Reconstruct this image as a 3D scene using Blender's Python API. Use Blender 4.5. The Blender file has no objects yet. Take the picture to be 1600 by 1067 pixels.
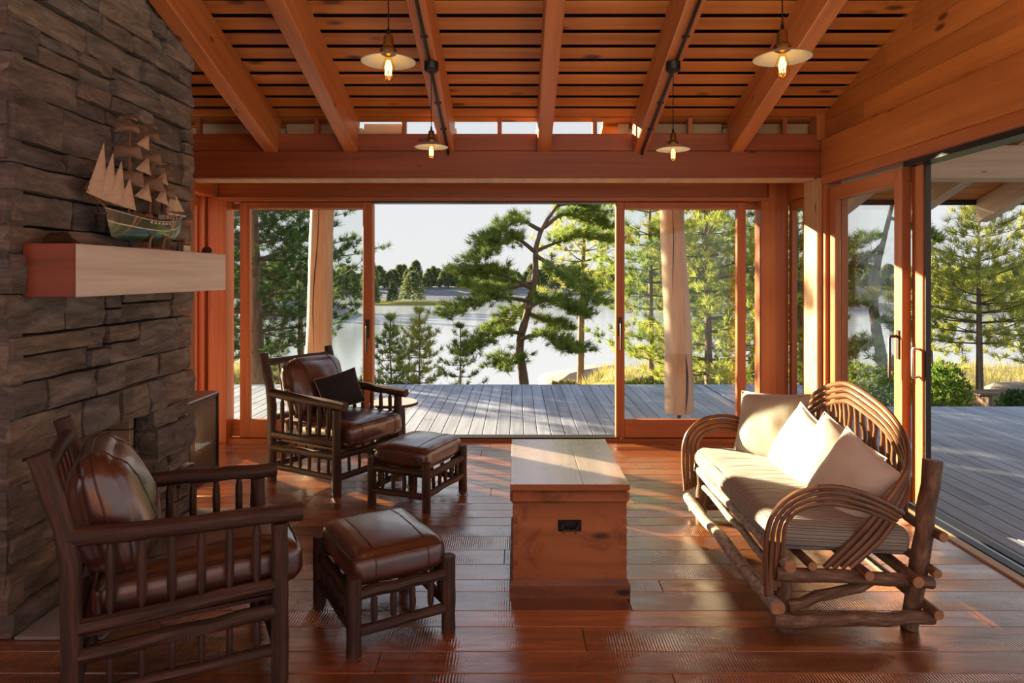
import bpy, bmesh, math, random
import numpy as np
from mathutils import Vector, Matrix, noise
C = bpy.context.scene
COL = C.collection
PI = math.pi
R = math.radians
random.seed(7)

# ---------------------------------------------------------------- camera, sky, sun, exposure
F = 1066.667                                  # focal length in pixels of a 1600 wide frame
EYE = Vector((0, 0, 1.5))
cam_d = bpy.data.cameras.new('camera'); cam = bpy.data.objects.new('camera', cam_d); COL.objects.link(cam)
cam.location = EYE; cam.rotation_euler = (PI/2, 0, 0)
cam_d.sensor_width = 36; cam_d.lens = 24.0
cam_d.shift_x = -8/1600; cam_d.shift_y = -103.5/1600
cam_d.clip_end = 1500
C.camera = cam

wd = bpy.data.worlds.new('sky'); C.world = wd; wd.use_nodes = True
wn = wd.node_tree.nodes; wl = wd.node_tree.links; wn.clear()
wo = wn.new('ShaderNodeOutputWorld'); bg = wn.new('ShaderNodeBackground')
tcw = wn.new('ShaderNodeTexCoord'); sepw = wn.new('ShaderNodeSeparateXYZ'); rw = wn.new('ShaderNodeValToRGB')
wl.new(tcw.outputs['Generated'], sepw.inputs[0]); wl.new(sepw.outputs['Z'], rw.inputs[0])
e = rw.color_ramp.elements
e[0].position = 0.0; e[0].color = (0.80, 0.80, 0.80, 1)
e[1].position = 0.9; e[1].color = (0.50, 0.64, 0.92, 1)
q = e.new(0.28); q.color = (0.76, 0.78, 0.83, 1)
wl.new(rw.outputs[0], bg.inputs[0]); bg.inputs[1].default_value = 0.84
wl.new(bg.outputs[0], wo.inputs[0])

SUN_AZ = Vector((-0.80, 0.60, 0)).normalized(); SUN_EL = R(11.5)
sun_d = bpy.data.lights.new('sun', 'SUN'); sun = bpy.data.objects.new('sun', sun_d); COL.objects.link(sun)
sdir = Vector((SUN_AZ.x*math.cos(SUN_EL), SUN_AZ.y*math.cos(SUN_EL), math.sin(SUN_EL)))
sun.rotation_euler = sdir.to_track_quat('Z', 'Y').to_euler(); sun.location = sdir*60
sun_d.energy = 28.0; sun_d.color = (1.0, 0.80, 0.52); sun_d.angle = R(0.6)
LAMP_W = 0.3; GLOBE_FILL = 5.0; BOWL_FILL = 62.0; HIDDEN_FILL = 26.0  # pendant power, then strengths of the added fill lights
C.view_settings.view_transform = 'Standard'; C.view_settings.look = 'None'
C.view_settings.gamma = 1; C.view_settings.use_curve_mapping = False
C.view_settings.exposure = 0.35
C.cycles.use_denoising = True
C.cycles.max_bounces = 12; C.cycles.diffuse_bounces = 7; C.cycles.transparent_max_bounces = 24
C.cycles.sample_clamp_indirect = 6

def at(px, py, Y):
    """world point at depth Y that the photograph shows at this pixel"""
    return Vector(((px-808)*Y/F, Y, 1.5-(py-430)*Y/F))

# ---------------------------------------------------------------- materials
def nodes(name):
    m = bpy.data.materials.new(name); m.use_nodes = True
    nt = m.node_tree; b = nt.nodes['Principled BSDF']
    return m, nt, nt.nodes, nt.links, b
def ramp(N, stops, interp='LINEAR'):
    r = N.new('ShaderNodeValToRGB'); r.color_ramp.interpolation = interp
    el = r.color_ramp.elements
    while len(el) < len(stops): el.new(0.5)
    for x, (p, c) in zip(el, stops):
        x.position = p; x.color = (*c, 1) if len(c) == 3 else c
    return r
def mixc(N, L, fac, a, b, mode='MIX'):
    m = N.new('ShaderNodeMix'); m.data_type = 'RGBA'; m.blend_type = mode
    for s, v in ((0, fac), (6, a), (7, b)):
        if isinstance(v, bpy.types.NodeSocket): L.new(v, m.inputs[s])
        elif isinstance(v, tuple): m.inputs[s].default_value = (*v, 1)
        else: m.inputs[s].default_value = v
    return m.outputs[2]
def coords(N, L, scale, use='Object', rnd=True):
    tc = N.new('ShaderNodeTexCoord'); mp = N.new('ShaderNodeMapping'); mp.inputs['Scale'].default_value = scale
    src = tc.outputs[use]
    if rnd:
        oi = N.new('ShaderNodeObjectInfo'); mul = N.new('ShaderNodeMath'); mul.operation = 'MULTIPLY'; mul.inputs[1].default_value = 37.0
        L.new(oi.outputs['Random'], mul.inputs[0])
        ad = N.new('ShaderNodeVectorMath'); ad.operation = 'ADD'
        L.new(src, ad.inputs[0]); L.new(mul.outputs[0], ad.inputs[1]); src = ad.outputs[0]
    L.new(src, mp.inputs[0])
    return mp.outputs[0]
def noise_n(N, L, vec, scale, detail=5, rough=0.55, dist=0.0):
    n = N.new('ShaderNodeTexNoise'); n.inputs['Scale'].default_value = scale; n.inputs['Detail'].default_value = detail
    n.inputs['Roughness'].default_value = rough; n.inputs['Distortion'].default_value = dist
    if vec is not None: L.new(vec, n.inputs['Vector'])
    return n.outputs['Fac']
def bump(N, L, h, b, strength, dist=0.01):
    bp = N.new('ShaderNodeBump'); bp.inputs['Strength'].default_value = strength; bp.inputs['Distance'].default_value = dist
    L.new(h, bp.inputs['Height']); L.new(bp.outputs[0], b.inputs['Normal'])
def wood(name, dark, mid, light, axis, rough=0.45, knots=0.0, coat=0.0, var=0.35, bmp=0.15, fine=14.0, worn=0.0):
    m, nt, N, L, b = nodes(name)
    s = [fine]*3; s[axis] = 0.7
    v = coords(N, L, s)
    n = noise_n(N, L, v, 1.0, 6, 0.6, 0.5)
    rp = ramp(N, [(0.3, dark), (0.5, mid), (0.72, light)]); L.new(n, rp.inputs[0])
    col = rp.outputs[0]
    if knots:
        ks = [6.0]*3; ks[axis] = 2.3
        kv = coords(N, L, ks)
        vo = N.new('ShaderNodeTexVoronoi'); vo.inputs['Scale'].default_value = 1.0; L.new(kv, vo.inputs['Vector'])
        kr = ramp(N, [(0.10*knots, (1, 1, 1)), (0.22*knots, (0, 0, 0))]); L.new(vo.outputs['Distance'], kr.inputs[0])
        col = mixc(N, L, kr.outputs[0], col, tuple(x*0.35 for x in dark))
    if worn:
        wv = coords(N, L, (3, 3, 3)); wnn = noise_n(N, L, wv, 1.3, 8, 0.75, 0.8)
        wr = ramp(N, [(0.52, (0, 0, 0)), (0.66, (worn, worn, worn))]); L.new(wnn, wr.inputs[0])
        col = mixc(N, L, wr.outputs[0], col, tuple(x*0.3 for x in dark))
    oi = N.new('ShaderNodeObjectInfo'); mr = N.new('ShaderNodeMapRange')
    mr.inputs['To Min'].default_value = 1-var; mr.inputs['To Max'].default_value = 1+var*0.6
    L.new(oi.outputs['Random'], mr.inputs[0])
    hs = N.new('ShaderNodeHueSaturation'); L.new(mr.outputs[0], hs.inputs['Value']); L.new(col, hs.inputs['Color'])
    L.new(hs.outputs[0], b.inputs['Base Color'])
    b.inputs['Roughness'].default_value = rough; b.inputs['Coat Weight'].default_value = coat; b.inputs['Coat Roughness'].default_value = 0.12
    bump(N, L, n, b, bmp, 0.004)
    return m
def plain(name, col, rough=0.5, metal=0.0, nscale=0, namp=0.2, bmp=0.0, coat=0.0, sheen=0.0):
    m, nt, N, L, b = nodes(name)
    b.inputs['Base Color'].default_value = (*col, 1); b.inputs['Roughness'].default_value = rough; b.inputs['Metallic'].default_value = metal
    b.inputs['Coat Weight'].default_value = coat; b.inputs['Sheen Weight'].default_value = sheen
    if nscale:
        n = noise_n(N, L, coords(N, L, (1, 1, 1)), nscale, 6, 0.6)
        rp = ramp(N, [(0.3, tuple(c*(1-namp) for c in col)), (0.7, tuple(min(1, c*(1+namp)) for c in col))]); L.new(n, rp.inputs[0])
        L.new(rp.outputs[0], b.inputs['Base Color'])
        if bmp: bump(N, L, n, b, bmp, 0.01)
    return m
def bark(name, dark, mid, light, us=8.0, vs=5.0, rough=0.6, bmp=0.5):
    m, nt, N, L, b = nodes(name)
    v = coords(N, L, (us, vs, 1), 'UV')
    n = noise_n(N, L, v, 1.0, 7, 0.65, 0.4)
    rp = ramp(N, [(0.3, dark), (0.5, mid), (0.7, light)]); L.new(n, rp.inputs[0])
    L.new(rp.outputs[0], b.inputs['Base Color']); b.inputs['Roughness'].default_value = rough
    bump(N, L, n, b, bmp, 0.006)
    return m
M = {}
M['ceiling'] = wood('ceiling_pine', (0.36, 0.115, 0.021), (0.51, 0.18, 0.034), (0.60, 0.235, 0.052), 0, 0.5, 0.9, var=0.18)
M['rafter'] = wood('rafter_fir', (0.33, 0.10, 0.026), (0.44, 0.145, 0.04), (0.52, 0.19, 0.058), 1, 0.42, 0.45, var=0.1)
M['beam'] = wood('beam_fir', (0.19, 0.040, 0.009), (0.26, 0.057, 0.012), (0.33, 0.080, 0.019), 0, 0.42, 0.5, var=0.1)
M['wallboard'] = wood('wall_pine', (0.34, 0.105, 0.022), (0.46, 0.15, 0.033), (0.54, 0.195, 0.048), 1, 0.40, 0.7, var=0.15)
M['frame_v'] = wood('frame_fir_upright', (0.30, 0.082, 0.019), (0.39, 0.115, 0.028), (0.46, 0.15, 0.04), 2, 0.4, 0, var=0.08, fine=26)
M['frame_x'] = wood('frame_fir_across', (0.30, 0.082, 0.019), (0.39, 0.115, 0.028), (0.46, 0.15, 0.04), 0, 0.4, 0, var=0.08, fine=26)
M['frame_y'] = wood('frame_fir_along', (0.30, 0.082, 0.019), (0.39, 0.115, 0.028), (0.46, 0.15, 0.04), 1, 0.4, 0, var=0.08, fine=26)
M['post'] = wood('post_fir', (0.36, 0.20, 0.095), (0.48, 0.285, 0.145), (0.57, 0.36, 0.20), 2, 0.5, 0.5, var=0.1)
M['ext_x'] = wood('exterior_beam', (0.42, 0.28, 0.16), (0.54, 0.38, 0.23), (0.63, 0.47, 0.30), 0, 0.55, 0.5, var=0.1)
M['ext_y'] = wood('exterior_rafter', (0.42, 0.28, 0.16), (0.54, 0.38, 0.23), (0.63, 0.47, 0.30), 1, 0.55, 0.5, var=0.1)
M['deck'] = wood('weathered_deck', (0.20, 0.225, 0.275), (0.29, 0.325, 0.385), (0.38, 0.42, 0.48), 1, 0.55, 0.25, var=0.22, fine=18)
M['mantel'] = wood('pale_mantel', (0.58, 0.54, 0.48), (0.71, 0.675, 0.61), (0.80, 0.77, 0.71), 1, 0.5, 0, var=0.0, fine=20)
M['mantel_end'] = wood('mantel_shaded_end', (0.17, 0.036, 0.012), (0.23, 0.05, 0.017), (0.28, 0.065, 0.023), 0, 0.5, 0, var=0.0, fine=20)  # shade on the mantel's near end put into a redder colour
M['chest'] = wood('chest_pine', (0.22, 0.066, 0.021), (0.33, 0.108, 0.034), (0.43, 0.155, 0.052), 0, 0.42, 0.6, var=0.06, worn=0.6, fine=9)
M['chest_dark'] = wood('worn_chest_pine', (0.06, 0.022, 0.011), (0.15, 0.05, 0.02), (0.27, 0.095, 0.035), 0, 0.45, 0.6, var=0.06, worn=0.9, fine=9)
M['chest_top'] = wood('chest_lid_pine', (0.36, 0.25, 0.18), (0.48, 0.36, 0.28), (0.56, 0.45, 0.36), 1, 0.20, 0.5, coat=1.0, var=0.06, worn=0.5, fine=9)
_c = M['chest_top'].node_tree.nodes['Principled BSDF']; _c.inputs['Coat IOR'].default_value = 1.9; _c.inputs['Coat Roughness'].default_value = 0.2
M['dark_gap'] = plain('dark_roof_deck', (0.03, 0.010, 0.006), 0.9)
M['mortar'] = plain('dark_mortar', (0.05, 0.045, 0.04), 0.95)  # dark mortar of the chimney core
M['leather'] = plain('brown_leather', (0.070, 0.021, 0.012), 0.36, 0, 5, 0.35, 0.10, coat=0.5)
_c = M['leather'].node_tree.nodes['Principled BSDF']; _c.inputs['Coat Weight'].default_value = 1.0; _c.inputs['Coat IOR'].default_value = 1.65; _c.inputs['Coat Roughness'].default_value = 0.24
M['piping'] = plain('leather_piping', (0.06, 0.022, 0.014), 0.4)
M['bark'] = bark('peeled_hickory_bark', (0.016, 0.0065, 0.0045), (0.045, 0.019, 0.012), (0.11, 0.048, 0.028), 9, 4)
M['cutwood'] = plain('cut_log_end', (0.40, 0.19, 0.08), 0.6, 0, 30, 0.3)
M['willow_bark'] = bark('willow_bark', (0.055, 0.025, 0.012), (0.15, 0.075, 0.038), (0.31, 0.185, 0.105), 8, 9)
M['sunlit_bark'] = bark('sunlit_silver_bark', (0.12, 0.085, 0.06), (0.33, 0.27, 0.215), (0.58, 0.50, 0.42), 8, 26)  # paler silvery bark: sunlight on the settee's front rails put into the colour
M['willow'] = bark('bent_willow', (0.085, 0.034, 0.014), (0.175, 0.075, 0.032), (0.29, 0.145, 0.07), 3, 5, 0.34, 0.25)
M['log'] = bark('peeled_trunk', (0.36, 0.22, 0.12), (0.55, 0.37, 0.22), (0.66, 0.48, 0.31), 5, 0.8, 0.6, 0.35)
M['crack'] = plain('dark_crack', (0.07, 0.035, 0.02), 0.9)
M['black_metal'] = plain('black_steel', (0.012, 0.012, 0.014), 0.45, 0.5)
M['grey_metal'] = plain('grey_steel_top', (0.30, 0.30, 0.32), 0.35, 0.8)
M['bronze'] = plain('dark_bronze', (0.05, 0.04, 0.032), 0.4, 0.8)
M['brass'] = plain('aged_brass', (0.20, 0.13, 0.05), 0.35, 0.9)
M['track'] = plain('door_track', (0.02, 0.02, 0.022), 0.35, 0.7)
M['alu'] = plain('track_aluminium', (0.35, 0.38, 0.44), 0.3, 0.9)
M['white_enamel'] = plain('white_enamel', (0.42, 0.46, 0.48), 0.35)
M['sill'] = wood('sill_oak', (0.45, 0.29, 0.16), (0.56, 0.39, 0.23), (0.64, 0.47, 0.29), 1, 0.4, 0, var=0.05)
M['plate'] = plain('switch_plate_white', (0.75, 0.70, 0.62), 0.5)
M['linen'] = plain('beige_linen', (0.47, 0.42, 0.345), 0.95, 0, 220, 0.12, 0.25, sheen=0.3)
M['cream'] = plain('cream_cotton', (0.66, 0.62, 0.55), 0.95, 0, 160, 0.07, 0.2, sheen=0.2)
M['black_cloth'] = plain('charcoal_cloth', (0.012, 0.011, 0.012), 0.9, 0, 90, 0.3, 0.15)
M['sail'] = plain('sail_cloth', (0.62, 0.50, 0.36), 0.9, 0, 30, 0.15)
M['shaded_sail'] = plain('shaded_sail_cloth', (0.27, 0.19, 0.125), 0.9, 0, 30, 0.2)  # darker sail cloth: shade on the square sails put into the colour
M['green_hull'] = plain('green_hull_paint', (0.02, 0.10, 0.065), 0.22, 0, 0, coat=0.6)
M['black_hull'] = plain('black_hull_paint', (0.015, 0.014, 0.014), 0.25, coat=0.5)
M['white_paint'] = plain('white_paint', (0.7, 0.66, 0.58), 0.4)
M['ship_wood'] = plain('ship_wood', (0.26, 0.11, 0.045), 0.45, 0, 25, 0.3)
M['string'] = plain('rigging_cord', (0.30, 0.23, 0.16), 0.8)
M['pine_bark'] = bark('pine_bark', (0.07, 0.045, 0.034), (0.17, 0.115, 0.085), (0.30, 0.22, 0.165), 6, 1.6, 0.9, 0.8)
M['twig'] = plain('pine_branch', (0.11, 0.08, 0.06), 0.9)
M['rock'] = plain('granite', (0.30, 0.255, 0.23), 0.9, 0, 1.5, 0.3, 0.5)
M['far_rock'] = plain('far_granite', (0.13, 0.13, 0.135), 0.9, 0, 0.6, 0.35)
M['brick'] = plain('fire_brick', (0.46, 0.35, 0.22), 0.9, 0, 12, 0.15, 0.2)
M['slate'] = plain('hearth_slate', (0.24, 0.23, 0.23), 0.6, 0, 9, 0.2, 0.1)
M['tabletop'] = plain('pale_birch_top', (0.60, 0.53, 0.45), 0.3, 0, 6, 0.12, coat=0.3)

def make_stone():
    m, nt, N, L, b = nodes('ledge_stone')
    v = coords(N, L, (3.2, 3.2, 13))
    n = noise_n(N, L, v, 1.0, 10, 0.72, 0.5)
    rp = ramp(N, [(0.32, (0.075, 0.07, 0.066)), (0.5, (0.20, 0.185, 0.17)), (0.70, (0.40, 0.37, 0.335))]); L.new(n, rp.inputs[0])
    oi = N.new('ShaderNodeObjectInfo')
    tint = ramp(N, [(0.0, (0.78, 0.80, 0.86)), (0.45, (1.0, 0.97, 0.93)), (0.75, (1.15, 1.02, 0.86)), (1.0, (0.88, 0.86, 0.86))]); L.new(oi.outputs['Random'], tint.inputs[0])
    col = mixc(N, L, 1.0, rp.outputs[0], tint.outputs[0], 'MULTIPLY')
    L.new(col, b.inputs['Base Color']); b.inputs['Roughness'].default_value = 0.85
    n2 = noise_n(N, L, coords(N, L, (14, 14, 30)), 1.0, 8, 0.75)
    bump(N, L, n2, b, 1.0, 0.02)
    return m
M['stone'] = make_stone()

def make_floor():
    m, nt, N, L, b = nodes('reclaimed_floor')
    v = coords(N, L, (0.8, 11, 11))
    n = noise_n(N, L, v, 1.0, 8, 0.65, 0.6)
    rp = ramp(N, [(0.28, (0.095, 0.029, 0.010)), (0.5, (0.26, 0.082, 0.024)), (0.75, (0.42, 0.155, 0.046))]); L.new(n, rp.inputs[0])
    n2 = noise_n(N, L, coords(N, L, (2.2, 5, 5)), 1.0, 9, 0.78, 1.0)
    dr = ramp(N, [(0.56, (0, 0, 0)), (0.68, (0.75, 0.75, 0.75))]); L.new(n2, dr.inputs[0])
    col = mixc(N, L, dr.outputs[0], rp.outputs[0], (0.028, 0.012, 0.007))
    oi = N.new('ShaderNodeObjectInfo'); mr = N.new('ShaderNodeMapRange'); mr.inputs['To Min'].default_value = 0.62; mr.inputs['To Max'].default_value = 1.3
    L.new(oi.outputs['Random'], mr.inputs[0])
    hs = N.new('ShaderNodeHueSaturation'); L.new(mr.outputs[0], hs.inputs['Value']); L.new(col, hs.inputs['Color'])
    L.new(hs.outputs[0], b.inputs['Base Color'])
    rr = ramp(N, [(0.4, (0.16, 0.16, 0.16)), (0.72, (0.36, 0.36, 0.36))]); L.new(n2, rr.inputs[0]); L.new(rr.outputs[0], b.inputs['Roughness'])
    b.inputs['Coat Weight'].default_value = 1.0; b.inputs['Coat Roughness'].default_value = 0.11; b.inputs['Coat IOR'].default_value = 2.2
    # saw marks: short slanted ridges in patches, plus gentle unevenness
    wv = N.new('ShaderNodeTexWave'); wv.inputs['Scale'].default_value = 1.0; wv.inputs['Distortion'].default_value = 2.5; wv.inputs['Detail'].default_value = 2
    L.new(coords(N, L, (26, 9, 1)), wv.inputs['Vector'])
    pn = noise_n(N, L, coords(N, L, (1.1, 3, 3)), 1.0, 3)
    pr = ramp(N, [(0.5, (0, 0, 0)), (0.62, (1, 1, 1))]); L.new(pn, pr.inputs[0])
    mu = N.new('ShaderNodeMath'); mu.operation = 'MULTIPLY'; L.new(wv.outputs['Fac'], mu.inputs[0]); L.new(pr.outputs[0], mu.inputs[1])
    m2 = N.new('ShaderNodeMath'); m2.operation = 'MULTIPLY_ADD'; L.new(n2, m2.inputs[0]); m2.inputs[1].default_value = 1.6; L.new(mu.outputs[0], m2.inputs[2])
    m3 = N.new('ShaderNodeMath'); m3.operation = 'MULTIPLY_ADD'; L.new(n, m3.inputs[0]); m3.inputs[1].default_value = 0.7; L.new(m2.outputs[0], m3.inputs[2])
    bp = N.new('ShaderNodeBump'); bp.inputs['Strength'].default_value = 0.38; bp.inputs['Distance'].default_value = 0.004
    L.new(m3.outputs[0], bp.inputs['Height']); L.new(bp.outputs[0], b.inputs['Normal']); L.new(bp.outputs[0], b.inputs['Coat Normal'])
    return m
M['floor'] = make_floor()

def make_glass(name, tint=(1, 1, 1), ior=1.45):
    m = bpy.data.materials.new(name); m.use_nodes = True; N = m.node_tree.nodes; L = m.node_tree.links; N.clear()
    o = N.new('ShaderNodeOutputMaterial'); mx = N.new('ShaderNodeMixShader'); t = N.new('ShaderNodeBsdfTransparent'); g = N.new('ShaderNodeBsdfGlossy')
    fr = N.new('ShaderNodeFresnel'); fr.inputs['IOR'].default_value = ior
    t.inputs[0].default_value = (*tint, 1); g.inputs['Roughness'].default_value = 0.0
    ge = N.new('ShaderNodeNewGeometry'); sb = N.new('ShaderNodeMath'); sb.operation = 'SUBTRACT'; sb.use_clamp = True
    L.new(fr.outputs[0], sb.inputs[0]); L.new(ge.outputs['Backfacing'], sb.inputs[1])
    L.new(sb.outputs[0], mx.inputs[0]); L.new(t.outputs[0], mx.inputs[1]); L.new(g.outputs[0], mx.inputs[2]); L.new(mx.outputs[0], o.inputs[0])
    return m
M['glass'] = make_glass('window_glass', (0.97, 0.985, 0.98))
M['bulb_glass'] = make_glass('amber_bulb_glass', (1.0, 0.86, 0.55), 1.35)
def emit(name, col, s):
    m, nt, N, L, b = nodes(name)
    b.inputs['Base Color'].default_value = (*col, 1); b.inputs['Emission Color'].default_value = (*col, 1); b.inputs['Emission Strength'].default_value = s
    return m
M['filament'] = emit('glowing_filament', (1.0, 0.60, 0.20), 7)

def make_stripe():
    m, nt, N, L, b = nodes('striped_ticking')
    tc = N.new('ShaderNodeTexCoord'); sp = N.new('ShaderNodeSeparateXYZ'); L.new(tc.outputs['Object'], sp.inputs[0])
    mu = N.new('ShaderNodeMath'); mu.operation = 'MULTIPLY'; mu.inputs[1].default_value = 14.5
    zz = N.new('ShaderNodeMath'); zz.operation = 'MULTIPLY_ADD'; zz.inputs[1].default_value = 1.5; L.new(sp.outputs['Z'], zz.inputs[0]); L.new(sp.outputs['Y'], zz.inputs[2]); L.new(zz.outputs[0], mu.inputs[0])
    fr = N.new('ShaderNodeMath'); fr.operation = 'FRACT'; L.new(mu.outputs[0], fr.inputs[0])
    a, d, g = (0.28, 0.245, 0.195), (0.10, 0.088, 0.075), (0.34, 0.30, 0.245)
    rp = ramp(N, [(0.0, a), (0.22, d), (0.30, g), (0.44, d), (0.52, a), (0.70, g), (0.80, d), (0.88, a)], 'CONSTANT'); L.new(fr.outputs[0], rp.inputs[0])
    L.new(rp.outputs[0], b.inputs['Base Color']); b.inputs['Roughness'].default_value = 0.9; b.inputs['Sheen Weight'].default_value = 0.2
    n = noise_n(N, L, coords(N, L, (4, 22, 8)), 1.0, 4); bump(N, L, n, b, 0.5, 0.02)
    return m
M['stripe'] = make_stripe()

def needle_mat(name, dark, light, trans=0.5):
    m = bpy.data.materials.new(name); m.use_nodes = True; N = m.node_tree.nodes; L = m.node_tree.links; N.clear()
    o = N.new('ShaderNodeOutputMaterial'); mx = N.new('ShaderNodeMixShader'); d = N.new('ShaderNodeBsdfDiffuse'); t = N.new('ShaderNodeBsdfTranslucent')
    n = noise_n(N, L, coords(N, L, (1, 1, 1)), 2.2, 4, 0.6)
    rp = ramp(N, [(0.35, dark), (0.65, light)]); L.new(n, rp.inputs[0])
    L.new(rp.outputs[0], d.inputs[0]); L.new(rp.outputs[0], t.inputs[0]); mx.inputs[0].default_value = trans
    L.new(d.outputs[0], mx.inputs[1]); L.new(t.outputs[0], mx.inputs[2]); L.new(mx.outputs[0], o.inputs[0])
    return m
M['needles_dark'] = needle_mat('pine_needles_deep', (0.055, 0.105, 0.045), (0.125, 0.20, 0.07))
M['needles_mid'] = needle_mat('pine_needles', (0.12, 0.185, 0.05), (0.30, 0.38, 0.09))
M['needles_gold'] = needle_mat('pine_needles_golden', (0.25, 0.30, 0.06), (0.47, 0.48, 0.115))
M['needles_far'] = needle_mat('far_conifer', (0.11, 0.15, 0.08), (0.23, 0.27, 0.12), 0.35)
M['leaf'] = needle_mat('bush_leaf', (0.10, 0.18, 0.035), (0.25, 0.34, 0.07))
M['grass'] = needle_mat('dry_grass', (0.25, 0.24, 0.075), (0.42, 0.37, 0.13), 0.4)
M['ground'] = plain('mossy_ground', (0.25, 0.21, 0.10), 0.95, 0, 1.2, 0.35, 0.3)
def make_water():
    m, nt, N, L, b = nodes('lake_water')
    b.inputs['Base Color'].default_value = (0.34, 0.38, 0.43, 1); b.inputs['Roughness'].default_value = 0.14; b.inputs['IOR'].default_value = 2.5
    n = noise_n(N, L, coords(N, L, (0.7, 0.25, 1), rnd=False), 1.0, 3); bump(N, L, n, b, 0.10, 0.02)
    return m
M['water'] = make_water()

# ---------------------------------------------------------------- mesh helpers
class MB:
    def __init__(s): s.v = []; s.f = []; s.uv = []
    def face(s, idx, uv=None): s.f.append(tuple(idx)); s.uv.append(uv)
    def box(s, c, d, b=0.0, rot=None):
        hx, hy, hz = d[0]/2, d[1]/2, d[2]/2; c = Vector(c)
        def P(p): return c + (rot @ Vector(p) if rot else Vector(p))
        o = len(s.v)
        if b <= 0:
            for z in (-hz, hz):
                for x, y in ((-hx, -hy), (hx, -hy), (hx, hy), (-hx, hy)): s.v.append(P((x, y, z)))
            for q in ((3, 2, 1, 0), (4, 5, 6, 7), (0, 1, 5, 4), (1, 2, 6, 5), (2, 3, 7, 6), (3, 0, 4, 7)): s.face([o+i for i in q])
            return s
        ix = {}
        for sx in (-1, 1):
            for sy in (-1, 1):
                for sz in (-1, 1):
                    ix[sx, sy, sz, 0] = len(s.v); s.v.append(P((sx*hx, sy*(hy-b), sz*(hz-b))))
                    ix[sx, sy, sz, 1] = len(s.v); s.v.append(P((sx*(hx-b), sy*hy, sz*(hz-b))))
                    ix[sx, sy, sz, 2] = len(s.v); s.v.append(P((sx*(hx-b), sy*(hy-b), sz*hz)))
                    t = [ix[sx, sy, sz, k] for k in range(3)]
                    s.face(t if sx*sy*sz > 0 else t[::-1])
        def quad(a, b_, c_, d_, flip): s.face((a, b_, c_, d_) if not flip else (d_, c_, b_, a))
        for g in (-1, 1):
            quad(ix[g, -1, -1, 0], ix[g, 1, -1, 0], ix[g, 1, 1, 0], ix[g, -1, 1, 0], g < 0)
            quad(ix[-1, g, -1, 1], ix[1, g, -1, 1], ix[1, g, 1, 1], ix[-1, g, 1, 1], g > 0)
            quad(ix[-1, -1, g, 2], ix[1, -1, g, 2], ix[1, 1, g, 2], ix[-1, 1, g, 2], g < 0)
            for h in (-1, 1):
                quad(ix[g, h, -1, 0], ix[g, h, -1, 1], ix[g, h, 1, 1], ix[g, h, 1, 0], g*h < 0)
                quad(ix[-1, g, h, 1], ix[-1, g, h, 2], ix[1, g, h, 2], ix[1, g, h, 1], g*h < 0)
                quad(ix[g, -1, h, 2], ix[g, -1, h, 0], ix[g, 1, h, 0], ix[g, 1, h, 2], g*h < 0)
        return s
    def tube(s, pts, rad, n=8, cap=True, jit=0.0, closed=False, flat=1.0):
        pts = [Vector(p) for p in pts]; k = len(pts)
        if not hasattr(rad, '__len__'): rad = [rad]*k
        t0 = (pts[1]-pts[0]).normalized()
        up = Vector((0, 0, 1)) if abs(t0.z) < 0.9 else Vector((1, 0, 0))
        a = t0.cross(up).normalized(); length = 0.0; rings = []; lens = []
        for i, p in enumerate(pts):
            if closed: t = (pts[(i+1) % k]-pts[i-1]).normalized()
            elif i == 0: t = t0
            elif i == k-1: t = (pts[-1]-pts[-2]).normalized()
            else: t = (pts[i+1]-pts[i-1]).normalized()
            a = (a - t*a.dot(t)).normalized(); b = t.cross(a)
            if i: length += (p-pts[i-1]).length
            lens.append(length); ring = []
            for j in range(n):
                w = 2*PI*j/n; r = rad[i]*(1+random.uniform(-jit, jit))
                ring.append(len(s.v)); s.v.append(p + a*math.cos(w)*r + b*math.sin(w)*r*flat)
            rings.append(ring)
        for i in range(k if closed else k-1):
            A, B = rings[i], rings[(i+1) % k]; la, lb = lens[i], lens[(i+1) % k] if i < k-1 else lens[i]+0.02
            for j in range(n):
                j2 = (j+1) % n
                s.face((A[j], A[j2], B[j2], B[j]), ((j/n, la), ((j+1)/n, la), ((j+1)/n, lb), (j/n, lb)))
        if cap and not closed:
            for ring, fl in ((rings[0], True), (rings[-1], False)):
                cv = [len(s.v)+i for i in range(n)]; s.v += [s.v[i].copy() for i in ring]
                s.face(cv[::-1] if fl else cv)
        return s
    def log(s, p0, p1, r, n=8, rings=6, jit=0.06, bend=0.006, point=0.0, r1=None):
        p0, p1 = Vector(p0), Vector(p1); pts, rr = [], []
        rad = lambda u: r + ((r1 if r1 else r)-r)*u
        if point: pts.append(p0); rr.append(rad(0)*0.45)
        for i in range(rings):
            u = i/(rings-1); 
            if point: u = point + u*(1-2*point)
            w = Vector((random.uniform(-1, 1), random.uniform(-1, 1), random.uniform(-1, 1)))*bend*(0 if i in (0, rings-1) else 1)
            pts.append(p0.lerp(p1, u)+w); rr.append(rad(u)*random.uniform(1-jit, 1+jit))
        if point: pts.append(p1); rr.append(rad(1)*0.45)
        return s.tube(pts, rr, n, True, jit*0.6)
    def lathe(s, prof, c=(0, 0, 0), n=24):
        c = Vector(c); rings = []
        for r, z in prof:
            ring = [];
            for j in range(n):
                w = 2*PI*j/n; ring.append(len(s.v)); s.v.append(c+Vector((r*math.cos(w), r*math.sin(w), z)))
            rings.append(ring)
        for A, B in zip(rings, rings[1:]):
            for j in range(n): s.face((A[j], A[(j+1) % n], B[(j+1) % n], B[j]))
        return s
    def disc(s, c, r, n=24, up=True):
        c = Vector(c); o = len(s.v)
        for j in range(n): s.v.append(c+Vector((r*math.cos(2*PI*j/n), r*math.sin(2*PI*j/n), 0)))
        s.face([o+j for j in range(n)] if up else [o+n-1-j for j in range(n)]); return s
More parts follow.
